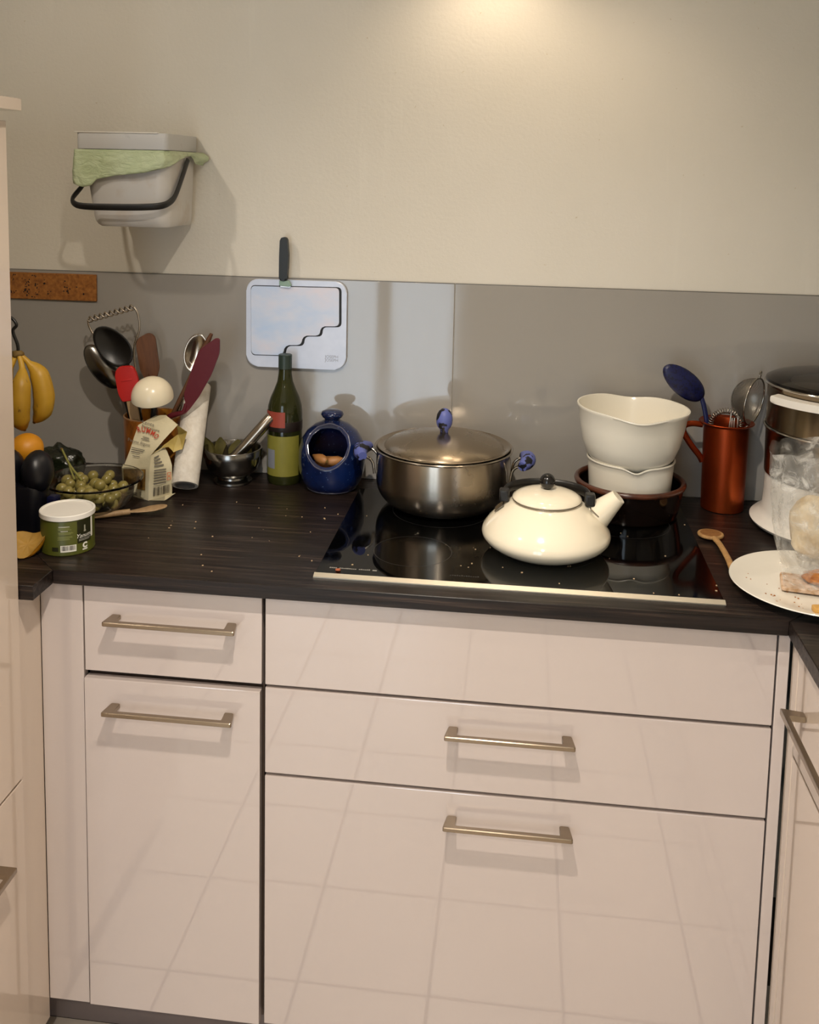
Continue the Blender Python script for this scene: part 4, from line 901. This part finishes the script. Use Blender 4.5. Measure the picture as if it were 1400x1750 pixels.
# black spoon
e, L = uten('cooking_spoon', 'black plastic cooking spoon with a large oval head', 'spoon', (-0.405, -0.112, ZC), (-0.464, -0.118, 1.262))
tube('handle', [(0, 0, 0), (0, 0, L)], [0.0065, 0.0055], 'black', e, 10); spoonhead('spoon_head', 'black', e, 0.112, 0.070, 0.013, (0.006, 0, L-0.004), -0.50, 0.0, convex=False)
# wooden spatula
e, L = uten('wooden_spatula', 'brown wooden spatula with a slanted end in the crock', 'spatula', (-0.392, -0.085, ZC), (-0.424, -0.078, 1.235))
tube('handle', [(0, 0, 0), (0, 0, L)], 0.0062, 'brownwood', e, 10)
prism('blade', roundpoly([(-0.007, L-0.03), (0.007, L-0.03), (0.0235, L+0.012), (0.0225, L+0.088), (0.008, L+0.098), (-0.020, L+0.086), (-0.0245, L+0.070), (-0.0225, L+0.012)], 0.008, 3), -0.0035, 0.0035, 'brownwood', e, 0.0015, 1, axis='y')
# red silicone spatula
e, L = uten('silicone_spatula', 'bright red silicone spatula in front of the black spoon', 'spatula', (-0.412, -0.135, ZC), (-0.4420, -0.150, 1.190))
prism('handle', [(-0.0105, 0), (0.0105, 0), (0.0115, L+0.01), (-0.0115, L+0.01)], -0.004, 0.004, 'palewood', e, 0.0015, 1, axis='y')
prism('blade', roundpoly([(-0.021, L-0.004), (0.020, L-0.004), (0.026, L+0.020), (0.0235, L+0.058), (0.018, L+0.076), (-0.014, L+0.079), (-0.0245, L+0.066), (-0.0255, L+0.02)], 0.006, 3), -0.0055, 0.0055, 'redsil', e, 0.002, 2, axis='y')
box('blade_ridge', -0.013, 0.012, -0.0068, -0.0050, L+0.044, L+0.048, 'redsil', e, 0.0006, 1)
# cream dome ladle upside down
e, L = uten('cream_ladle', 'round cream plastic ladle turned upside down above the crock', 'ladle', (-0.405, -0.130, ZC), (-0.384, -0.158, 1.190))
tube('handle', [(0, 0, 0), (0, 0, L*0.6), (0, 0, L)], [0.007, 0.008, 0.006], 'black', e, 12); tube('shaft', [(0, 0, L), (0, 0, L+0.018)], 0.0045, 'chrome', e, 10)
dm = lathe('bowl', [(0.0, 0.0485)]+[(0.0475*math.sin(PI/2*k/10), 0.0475*math.cos(PI/2*k/10)+0.001) for k in range(1, 11)]+[(0.0475, -0.002), (0.0455, -0.002), (0.0452, 0.001)]+[(0.0452*math.sin(PI/2*k/10), 0.0445*math.cos(PI/2*k/10)) for k in range(9, 0, -1)]+[(0, 0.0445)], 'ladle', e, 56)
dm.matrix_local = Matrix.Translation((-0.004, 0, L+0.008)) @ Matrix.Rotation(-0.10, 4, 'Y') @ Matrix.Rotation(0.12, 4, 'X')
# steel spoon right
e, L = uten('serving_spoon', 'shiny steel serving spoon leaning right in the crock', 'spoon', (-0.416, -0.092, ZC), (-0.318, -0.082, 1.238))
tube('handle', [(0, 0, 0), (0, 0, L*0.8), (0, 0, L+0.006)], [0.006, 0.0045, 0.0035], 'steel', e, 10, flat=(1.2, 0.7)); spoonhead('spoon_head', 'steel', e, 0.095, 0.058, 0.015, (0, 0, L), -0.24, 0.0, convex=False)
# wooden spoon behind maroon spatula
e, L = uten('wooden_spoon', 'thin wooden spoon behind the maroon spatula', 'spoon', (-0.430, -0.118, ZC), (-0.274, -0.116, 1.318))
tube('handle', [(0, 0, 0), (0, 0, L*0.85), (0, 0, L*0.95), (0, 0, L+0.028)], [0.0045, 0.005, 0.009, 0.004], 'brownwood', e, 10, flat=(1.0, 0.8))
# maroon spatula
e, L = uten('maroon_spatula', 'large maroon silicone spatula leaning far right out of the crock', 'spatula', (-0.430, -0.120, ZC), (-0.357, -0.135, 1.150))
tube('handle', [(0, 0, 0), (0, 0, L*0.9), (0.010, 0, L+0.008), (0.026, 0, L+0.024), (0.024, 0, L+0.045)], [0.0065, 0.0065, 0.006, 0.0045], 'maroon', e, 10, sm=3)
zx = lambda x, z: (x, z)
poly = []
o_ = Vector((-0.362, 1.140)); dx = Vector((0.073, 0.153)); dl = Vector((dx.x, dx.y)); dl.normalize(); px_ = Vector((dl.y, -dl.x))
for (X_, Z_) in ((-0.330, 1.150), (-0.318, 1.170), (-0.325, 1.190), (-0.300, 1.262), (-0.282, 1.305), (-0.242, 1.334), (-0.2325, 1.332), (-0.2345, 1.298), (-0.256, 1.245), (-0.288, 1.190), (-0.312, 1.158), (-0.323, 1.147)):
    w2 = Vector((X_, Z_))-o_; poly.append((w2.dot(px_)*0.985, w2.dot(dl)*0.985+L))
prism('blade', roundpoly(poly, 0.008, 3), -0.003, 0.003, 'maroon', e, 0.0014, 2, axis='y')

# ================================================================== GLASS BOWL OF GRAPES
gx, gy = -0.4535, -0.3270
gb = thing('glass_bowl', 'clear glass bowl filled with green grapes', 'bowl', (gx, gy, ZT))
lathe('bowl_glass', [(0, 0.0015), (0.052, 0.0015), (0.060, 0.004), (0.076, 0.020), (0.090, 0.046), (0.0990, 0.068), (0.1030, 0.0705), (0.1035, 0.0735), (0.1005, 0.0745), (0.0960, 0.0715), (0.0868, 0.048), (0.0725, 0.023), (0.058, 0.008), (0.050, 0.0055), (0, 0.0055)], 'glass', gb, 72)
gr0 = None; placed = []
def addgrape(x, y, z, r):
    global gr0
    o = None
    if gr0 is None:
        b = bmesh.new(); bmesh.ops.create_uvsphere(b, u_segments=16, v_segments=10, radius=1.0); o = fin(b, 'grape', 'grape'); gr0 = o
    else:
        o = gr0.copy(); COL.objects.link(o)
    o.location = (gx+x, gy+y, ZT+z); o.scale = (r, r*0.97, r*1.06); o.rotation_euler = (R.uniform(0, 1), R.uniform(0, 1), R.uniform(0, 3))
    tag(o, 'green grape in the clear glass bowl', 'grape', 'grapes in the glass bowl'); placed.append((x, y, z, r))
for lay_, (cnt, zb, lim0) in enumerate(((18, 0.0195, 0.060), (24, 0.0385, 0.077), (17, 0.0565, 0.080))):
    k_ = 0; tries = 0
    while k_ < cnt and tries < 4000:
        tries += 1
        r = R.uniform(0.0112, 0.0136); z = zb+R.uniform(-0.002, 0.003); q = (lim0-r)*math.sqrt(R.random()); a_ = R.uniform(0, 2*PI); x, y = q*math.cos(a_), q*math.sin(a_)
        if lay_ == 2 and x > 0.022: continue
        if lay_ == 1 and x > 0.050: continue
        if any((x-p[0])**2+(y-p[1])**2+(z-p[2])**2 < ((r+p[3])*0.90)**2 for p in placed): continue
        addgrape(x, y, z, r); k_ += 1
e = thing('forked_twig', 'green forked grape twig sticking up out of the glass bowl', 'twig', (gx, gy, ZT))
tube('stem_shaft', [(-0.024, -0.004, 0.066), (-0.058, 0.012, 0.092), (-0.0835, 0.027, 0.1226)], [0.0028, 0.0024, 0.0022], 'stalk', e, 8, sm=4)
tube('stem_fork', [(-0.040, -0.006, 0.068), (-0.056, 0.008, 0.086), (-0.060, 0.013, 0.0950)], [0.002, 0.0022, 0.002], 'stalk', e, 8, sm=3)
lathe('stem_end', [(0, -0.003), (0.003, -0.002), (0.0034, 0.001), (0, 0.003)], 'banana_tip', e, 10, loc=(-0.0845, 0.0276, 0.1236))
e = thing('short_twig', 'short pale grape twig lying among the grapes at the front of the bowl', 'twig', (gx, gy, ZT))
tube('stem_shaft', [(0.008, -0.060, 0.052), (0.022, -0.058, 0.054), (0.034, -0.052, 0.054)], 0.0017, 'stalk', e, 8, sm=3)

# ================================================================== TIN CAN
cn = thing('food_tin', 'squat olive green tin with white plastic lid at the left front corner', 'tin', (-0.4145, -0.528, ZT))
RC, HC = 0.0498, 0.068
lathe('tin_body', [(0, 0.001), (RC-0.003, 0.001), (RC-0.001, 0.0), (RC+0.0004, 0.002), (RC, 0.004), (RC, HC-0.004), (RC-0.001, HC), (0, HC)], 'canlabel', cn, 72)
lathe('lid', [(0, HC+0.0085), (RC-0.004, HC+0.0085), (RC-0.003, HC+0.0105), (RC+0.0005, HC+0.0108), (RC+0.0018, HC+0.0095), (RC+0.0018, HC+0.001), (RC+0.0005, HC+0.0002), (0, HC+0.0002)], 'whitehard', cn, 72)
cf = lambda off: (lambda u, v: Vector(((RC+off)*math.sin(u+0.40), -(RC+off)*math.cos(u+0.40), v)))
U0 = -0.22   # tin's print faces slightly left
patch('dark_panel', [(0.40, 1.02, 0.022, 0.066)], cf(0.0003), 'candark', cn, 14); patch('white_edge', [(1.03, 1.14, 0.028, 0.067)], cf(0.0003), 'inkwhite', cn, 3)
patch('barcode_field', [(-0.22, 0.36, 0.0085, 0.0215)], cf(0.0003), 'inkwhite', cn, 10)
bb = []; u_ = -0.17
while u_ < 0.31:
    w_ = R.choice((0.010, 0.018, 0.028)); bb.append((u_, u_+w_, 0.0115, 0.0205)); u_ += w_+R.choice((0.012, 0.02))
patch('barcode', bb, cf(0.0006), 'ink', cn, 1)
patch('ingredient_text', [(-0.28, 0.12, 0.0575, 0.0583), (-0.20, 0.06, 0.0490, 0.0498)], cf(0.0003), 'inkwhite', cn, 6)
patch('ingredient_text', [(-0.30+R.uniform(-0.05, 0.02), 0.16+R.uniform(-0.05, 0.1), z_, z_+0.0005) for z_ in (0.0555, 0.0535, 0.0515, 0.0465, 0.0448, 0.0430, 0.0385, 0.0365, 0.0345, 0.0325)], cf(0.0003), simple('pale_olive_print', '9a9c5a', 0.5), cn, 6)
patch('dark_mark', [(-0.55, -0.30, 0.010, 0.018)], cf(0.0003), 'candark', cn, 4)
wrap = lambda u_, v_, s: (lambda x, y: cf(0.0006)(u_+x*s/RC, v_+y*s))
textmesh('Yanuma', 0.0115, wrap(0.71, 0.036, 1.0), 'brand_script', 'inkwhite', cn, shear=0.35)
patch('brand_line', [(0.46, 0.98, 0.0295, 0.0300), (0.46, 0.92, 0.0270, 0.0275)], cf(0.0006), 'inkwhite', cn, 6)
patch('figure_mark', [(0.68, 0.74, 0.043, 0.056), (0.665, 0.76, 0.043, 0.046)], cf(0.0006), simple('grey_figure', 'a09c8a', 0.6), cn, 2)
textmesh('C', 0.014, wrap(0.71, 0.0158, 1.0), 'logo', 'inkwhite', cn, bold=0.0009); patch('logo_bar', [(0.60, 0.82, 0.0072, 0.0098)], cf(0.0006), 'inkwhite', cn, 3)

# ================================================================== FRUIT AND DARK CONTAINERS AT THE LEFT
bn = thing('banana_bunch', 'bunch of ripe spotted bananas hanging beside the tall cabinet', 'bananas', (-0.603, -0.352, 1.322))
bl_ = [([(0.004, -0.004, 0.0), (0.014, -0.012, -0.025), (0.018, -0.024, -0.055), (0.017, -0.030, -0.095), (0.014, -0.024, -0.132), (0.014, -0.010, -0.155)], 0),
       ([(0.006, 0.0, 0.0), (0.020, 0.004, -0.016), (0.040, 0.008, -0.040), (0.051, 0.006, -0.085), (0.046, 0.006, -0.120), (0.030, 0.006, -0.142)], 1),
       ([(-0.004, -0.002, 0.0), (-0.012, -0.012, -0.025), (-0.020, -0.022, -0.055), (-0.024, -0.026, -0.095), (-0.020, -0.018, -0.125), (-0.012, -0.004, -0.142)], 2),
       ([(-0.006, 0.004, 0.0), (-0.024, 0.006, -0.020), (-0.042, 0.008, -0.050), (-0.048, 0.010, -0.095), (-0.040, 0.010, -0.125), (-0.026, 0.008, -0.14)], 3)]
for path, i in bl_:
    bo = tube('banana', path, [0.0048, 0.0065, 0.0200, 0.0228, 0.0205, 0.006], 'banana', bn, 8, sm=5, auto=80)
    pth = smoothpath(path, 5); tube('tip', [pth[-1], pth[-1]+(pth[-1]-pth[-3]).normalized()*0.005], [0.005, 0.003], 'banana_tip', bo, 8)
blob('crown', 'banana_tip', bn, 0.013, 0.010, 0.009, 0.4, 3, 1, 2, (0, 0, 0.002))
bh = thing('banana_hook', 'dark metal banana stand with a curled hook behind the tall cabinet', 'fruit stand', (-0.68, -0.352, ZT))
lathe('stand_base', [(0, 0), (0.06, 0), (0.062, 0.004), (0.055, 0.010), (0, 0.012)], 'black', bh, 40)
tube('stand_pole', [(0, 0, 0.011), (-0.004, 0, 0.20), (0.0, 0, 0.36), (0.025, 0, 0.41), (0.058, 0, 0.418), (0.0745, 0, 0.402), (0.066, 0, 0.388), (0.0755, 0, 0.36), (0.0765, 0, 0.343)], 0.0035, 'black', bh, 8, sm=6)
nv_ = thing('dark_canister', 'dark navy rounded container standing behind the squeezed orange half', 'container', (-0.536, -0.455, ZT))
b = bmesh.new(); prismbm(roundpoly([(-0.045, -0.032), (0.034, -0.032), (0.040, 0.0), (0.034, 0.034), (-0.045, 0.034)], 0.02, 4), 0.0, 0.10, 0.006, 2, bm=b); fin(b, 'lower_body', 'navy', nv_, True, 40)
for x in (-0.038, 0.024):
    blob('lobe', 'navy', nv_, 0.030, 0.038, 0.044, 0.03, 2, x*50, 3, (x, 0, 0.122))
e = tag(blob('orange', 'orange', None, 0.034, 0.034, 0.033, 0.015, 2, 4, 4, (-0.572, -0.385, ZT+0.146)), 'whole orange resting behind the dark navy container', 'orange')
e = thing('fruit_box', 'small dark blue plastic box between the navy container and the glass bowl', 'box', (-0.486, -0.446, ZT))
box('box_body', -0.009, 0.013, -0.012, 0.012, 0.0, 0.072, 'bluebox', e, 0.005, 2)
e = tag(blob('salad_bag', 'greenfilm', None, 0.052, 0.042, 0.052, 0.30, 2.6, 12, 4, (-0.602, -0.185, ZT+0.044), -0.0435), 'crumpled dark green film bag behind the glass bowl of grapes', 'bag')
oh = thing('orange_half', 'squeezed orange half at the left worktop end beside the green tin', 'orange', (-0.472, -0.578, ZT+0.001))
b = bmesh.new(); nt, nr = 28, 8; rows = []
for i in range(nr+1):
    a_ = PI/2*i/nr; rows.append([])
    for k in range(nt):
        th = 2*PI*k/nt; w_ = 1+0.14*math.sin(3*th+0.5)*(i/nr)**2+0.05*noise.noise(Vector((math.cos(th), math.sin(th), i)))
        rows[-1].append(b.verts.new((0.031*math.sin(a_)*math.cos(th)*w_+1e-4*math.cos(th), 0.031*math.sin(a_)*math.sin(th)*w_+1e-4*math.sin(th), -0.026*math.cos(a_)+0.010*math.sin(2*th+1.0)*(i/nr)**3)))
for i in range(nr):
    for k in range(nt): b.faces.new((rows[i][k], rows[i][(k+1) % nt], rows[i+1][(k+1) % nt], rows[i+1][k]))
HM = Matrix.Translation((0, 0, 0.026)) @ Matrix.Rotation(0.50, 4, 'X') @ Matrix.Rotation(0.10, 4, 'Y')
fin(b, 'peel', 'orange', oh).matrix_local = HM
b = bmesh.new(); rows = []
for i in range(nr+1):
    q = i/nr; rows.append([])
    for k in range(nt):
        th = 2*PI*k/nt; w_ = 1+0.14*math.sin(3*th+0.5)*q**2
        rows[-1].append(b.verts.new((0.0305*q*math.cos(th)*w_+1e-4*math.cos(th), 0.0305*q*math.sin(th)*w_+1e-4*math.sin(th), -0.010*(1-q**3)+0.010*math.sin(2*th+1.0)*q**3+0.0016*math.cos(9*th)*q*(1-q)*3)))
for i in range(nr):
    for k in range(nt): b.faces.new((rows[i][k], rows[i][(k+1) % nt], rows[i+1][(k+1) % nt], rows[i+1][k]))
fin(b, 'pulp', 'orangein', oh).matrix_local = HM

# ================================================================== CRUMBS
cb = bmesh.new()
for k in range(70):
    x = R.uniform(-0.33, 0.86); y = R.uniform(-0.60, -0.20); s = R.uniform(0.0005, 0.0013)
    zz = 0.0053 if HX0 < x < HX1 and HY0 < y < HY1 else 0.0
    if HX0-0.004 < x < HX1+0.004 and y < HY0+0.004: continue
    boxbm(x-s, x+s*R.uniform(0.6, 2), y-s, y+s*R.uniform(0.6, 1.5), ZT+zz, ZT+zz+s, bm=cb)
tag(fin(cb, 'crumbs', 'crumb', None, False), 'pale crumbs scattered on the dark worktop and hob', 'crumbs', None, 'stuff')
tag(blob('food_crumb', 'crumbred', None, 0.005, 0.004, 0.0025, 0.4, 3, 5, 2, (0.125, -0.568, ZT+0.0074)), 'reddish crumb on the front left corner of the black hob', 'crumb')

# ================================================================== THINGS ON THE WALL
cs = thing('cork_strip', 'brown cork strip with dark marks at the left end of the backsplash', 'cork strip', (-0.70, -0.0075, 1.393))
box('strip', -0.135, 0.1155, -0.006, 0.0, 0.0, 0.0655, 'cork', cs, 0.001, 1)
mk = bmesh.new()
for (ux_, uz_, n_, sx, sz) in ((-0.095, 0.055, 5, 0.004, 0.005), (-0.096, 0.045, 4, 0.004, 0.004), (-0.098, 0.015, 8, 0.008, 0.005), (-0.064, 0.045, 8, 0.010, 0.006), (-0.062, 0.030, 14, 0.006, 0.012), (-0.064, 0.012, 9, 0.007, 0.007), (-0.038, 0.030, 6, 0.004, 0.008), (-0.036, 0.016, 4, 0.005, 0.004), (-0.016, 0.045, 4, 0.004, 0.006), (-0.042, 0.056, 4, 0.006, 0.003), (-0.003, 0.018, 5, 0.006, 0.004), (0.040, 0.026, 12, 0.009, 0.009), (0.036, 0.046, 3, 0.003, 0.003), (0.065, 0.033, 1, 0.001, 0.001), (0.083, 0.016, 2, 0.001, 0.002), (-0.045, 0.006, 4, 0.005, 0.003)):
    for k in range(n_):
        x = ux_+R.uniform(-sx, sx); z = uz_+R.uniform(-sz, sz); s = R.uniform(0.0008, 0.0022)
        prismbm([(x+s*math.cos(t+R.uniform(-0.3, 0.3))*R.uniform(0.6, 1.3), z+s*math.sin(t)*R.uniform(0.6, 1.3)) for t in [2*PI*q/6 for q in range(6)]], -0.0066, -0.0058, axis='y', bm=mk)
o = fin(mk, 'dark_marks', 'ink', cs, False); o['kind'] = 'stuff'

bd = thing('cutting_board', 'silver cutting board set with a stepped inlay hung on the backsplash', 'cutting board', (0, -0.0075, 0))
prism('outer_board', rrect(-0.2085, 0.0345, 1.2505, 1.4620, 0.028), -0.010, 0.0, 'silver', bd, 0.0025, 2, axis='y', auto=None)
st_ = [(-0.1965, 1.4450), (0.0165, 1.4470), (0.0175, 1.3560), (-0.0270, 1.3545), (-0.0285, 1.3320), (-0.0700, 1.3305), (-0.0730, 1.3075), (-0.1130, 1.3060), (-0.1180, 1.2810), (-0.1950, 1.2800)]
prism('shadow_gap', roundpoly([(x+(0.0055 if x > -0.19 else -0.0010), z+(-0.0022 if z < 1.40 else 0.0020)) for x, z in st_], 0.011, 5), -0.0103, -0.009, 'shadow_gap', bd, axis='y')  # dark prism drawn as the shadow gap round the inner board
prism('inner_board', roundpoly(st_, 0.010, 5), -0.0128, -0.0095, 'silver_rib', bd, 0.0012, 2, axis='y', auto=None)
for k, tx in enumerate(('JOSEPH', 'JOSEPH')):
    textmesh(tx, 0.0098, lambda x, y, k=k: Vector((-0.0000+x, -0.0102, 1.2815-0.0082*k+y)), 'logo', simple('logo_grey', '8e919b', 0.4), bd)
kn = thing('kitchen_knife', 'kitchen knife with dark grey handle stuck into the silver board', 'knife', (-0.113, -0.0075, 1.447))
prism('handle', roundpoly([(-0.0125, 0.014), (0.0065, 0.014), (0.0085, 0.045), (0.0100, 0.075), (0.0065, 0.1165), (-0.0045, 0.1170), (-0.0105, 0.113), (-0.0120, 0.075)], 0.006, 4), -0.026, -0.0105, 'slate', kn, 0.0045, 3, axis='y')
prism('bolster', [(-0.0125, 0.002), (0.0120, 0.000), (0.0165, 0.003), (0.0100, 0.0145), (-0.0125, 0.0138)], -0.0225, -0.0118, 'mint', kn, 0.0015, 2, axis='y')
b = prismbm([(-0.011, 0.004), (0.014, 0.002), (0.0135, -0.0018), (-0.011, -0.0018)], -0.0165, -0.0140, axis='y'); fin(b, 'blade', 'blade', kn, True, 30)

# ================================================================== WALL BIN
bnx0, bnx1 = -0.5375, -0.3330
wb = thing('waste_bin', 'grey plastic compost bin with green liner hung on the wall', 'bin', (0, -0.001, 1.588))
b = bmesh.new(); rings = []
def binring(z, inset, r, ynear, n=6):
    ring = rrect(bnx0+inset*1.25, bnx1-inset*0.35, -ynear+inset*0.6, 0.0, r, n)
    # square corners at the wall side
    out = []
    for (x, y) in ring: out.append((x, y, z))
    return out
prof = [(0.0, 0.030, 0.020), (0.004, 0.0235, 0.026), (0.012, 0.0185, 0.030), (0.022, 0.0165, 0.030), (0.08, 0.011, 0.028), (0.14, 0.006, 0.026), (0.176, 0.004, 0.024)]
for (z, ins, r) in prof: rings.append([b.verts.new(p_) for p_ in binring(z, ins, r, 0.196)])
n_ = len(rings[0])
for A, B in zip(rings[:-1], rings[1:]):
    for k in range(n_): b.faces.new((A[k], A[(k+1) % n_], B[(k+1) % n_], B[k]))
b.faces.new(rings[0][::-1]); b.faces.new(rings[-1])
fin(b, 'bin_body', 'bin', wb, True, 40, None, True)
ld = fin(prismbm(rrect(bnx0-0.003, bnx1+0.001, -0.200, 0.0, 0.012, 4), 0.170, 0.2060, 0.0012, 2), 'lid', 'binlid', wb, True, 30)
box('lid_lip', bnx0-0.0045, bnx1-0.02, -0.2025, -0.19, 0.2052, 0.2078, 'whitehard', ld, 0.0006, 1)
# liner film hanging out under the lid: follows left-front corner, front, right side
per = []
NP = 150
pathp = [(bnx0-0.001, -0.06), (bnx0-0.002, -0.185), (bnx0+0.010, -0.199), (bnx1-0.030, -0.200), (bnx1-0.006, -0.190), (bnx1+0.003, -0.165), (bnx1+0.003, -0.060), (bnx1+0.007, -0.020), (bnx1+0.012, -0.004)]
pp_ = smoothpath([Vector((x, y, 0)) for x, y in pathp], 16)
cum = [0.0]
for a_, b_ in zip(pp_[:-1], pp_[1:]): cum.append(cum[-1]+(b_-a_).length)
def along(s):
    s *= cum[-1]
    for k in range(len(cum)-1):
        if cum[k+1] >= s: return pp_[k].lerp(pp_[k+1], (s-cum[k])/max(1e-9, cum[k+1]-cum[k]))
    return pp_[-1]
pp_ = [along(k/NP) for k in range(NP+1)]
low_ = [(-0.8, 0.118), (0.22, 0.110), (0.27, 0.090), (0.30, 0.086), (0.335, 0.090), (0.36, 0.104), (0.43, 0.112), (0.56, 0.120), (0.64, 0.131), (0.72, 0.146), (0.80, 0.158), (0.88, 0.160), (0.93, 0.142), (1.0, 0.138)]
def lowz(t):
    for (t0, z0), (t1, z1) in zip(low_[:-1], low_[1:]):
        if t0 <= t <= t1: return z0+(z1-z0)*(t-t0)/(t1-t0)
    return 0.15
b = bmesh.new(); N2 = len(pp_); nv2 = 14; gg = []
for i, c in enumerate(pp_):
    t = i/(N2-1); tg = (pp_[min(i+1, N2-1)]-pp_[max(i-1, 0)]).normalized(); nr_ = Vector((tg.y, -tg.x, 0))
    lz = lowz(t); col_ = []
    for j in range(nv2+1):
        v = j/nv2; z = 0.1690+(lz-0.1690)*v
        nn = noise.noise(Vector((t*14, v*2.2, 0.5)))*0.005+noise.noise(Vector((t*34, v*6, 3)))*0.0028
        bul = 0.0005+0.0035*v+0.0025*math.sin(PI*v)+nn*(0.25+0.75*v)
        if t > 0.86: bul += 0.016*(t-0.86)/0.14*math.sin(PI*min(1, v*1.1+0.05))+0.002
        col_.append(b.verts.new(c+nr_*max(0.0012+0.001*v, bul)+Vector((0, 0, z))))
    gg.append(col_)
for i in range(N2-1):
    for j in range(nv2): b.faces.new((gg[i][j], gg[i+1][j], gg[i+1][j+1], gg[i][j+1]))
for v in b.verts: v.co.y = min(v.co.y, -0.0015)
o = fin(b, 'bin_liner', 'film_green', wb); md = o.modifiers.new('thickness', 'SOLIDIFY'); md.thickness = 0.0006
# black carrying bail
hs = [(bnx1+0.0045, -0.080, 0.150), (bnx1+0.0050, -0.112, 0.118), (bnx1+0.0045, -0.160, 0.072), (bnx1-0.000, -0.188, 0.056), (bnx1-0.012, -0.210, 0.049), (bnx1-0.045, -0.220, 0.046), ((bnx0+bnx1)/2, -0.222, 0.0445), (bnx0+0.026, -0.220, 0.0445), (bnx0-0.002, -0.214, 0.050), (bnx0-0.0135, -0.196, 0.062), (bnx0-0.0150, -0.150, 0.085), (bnx0-0.0100, -0.110, 0.118), (bnx0-0.0060, -0.080, 0.150)]
tube('bail_handle', hs, 0.0080, 'strap', wb, 12, flat=(0.5, 1.0), sm=6, upv=(0, 0, 1))
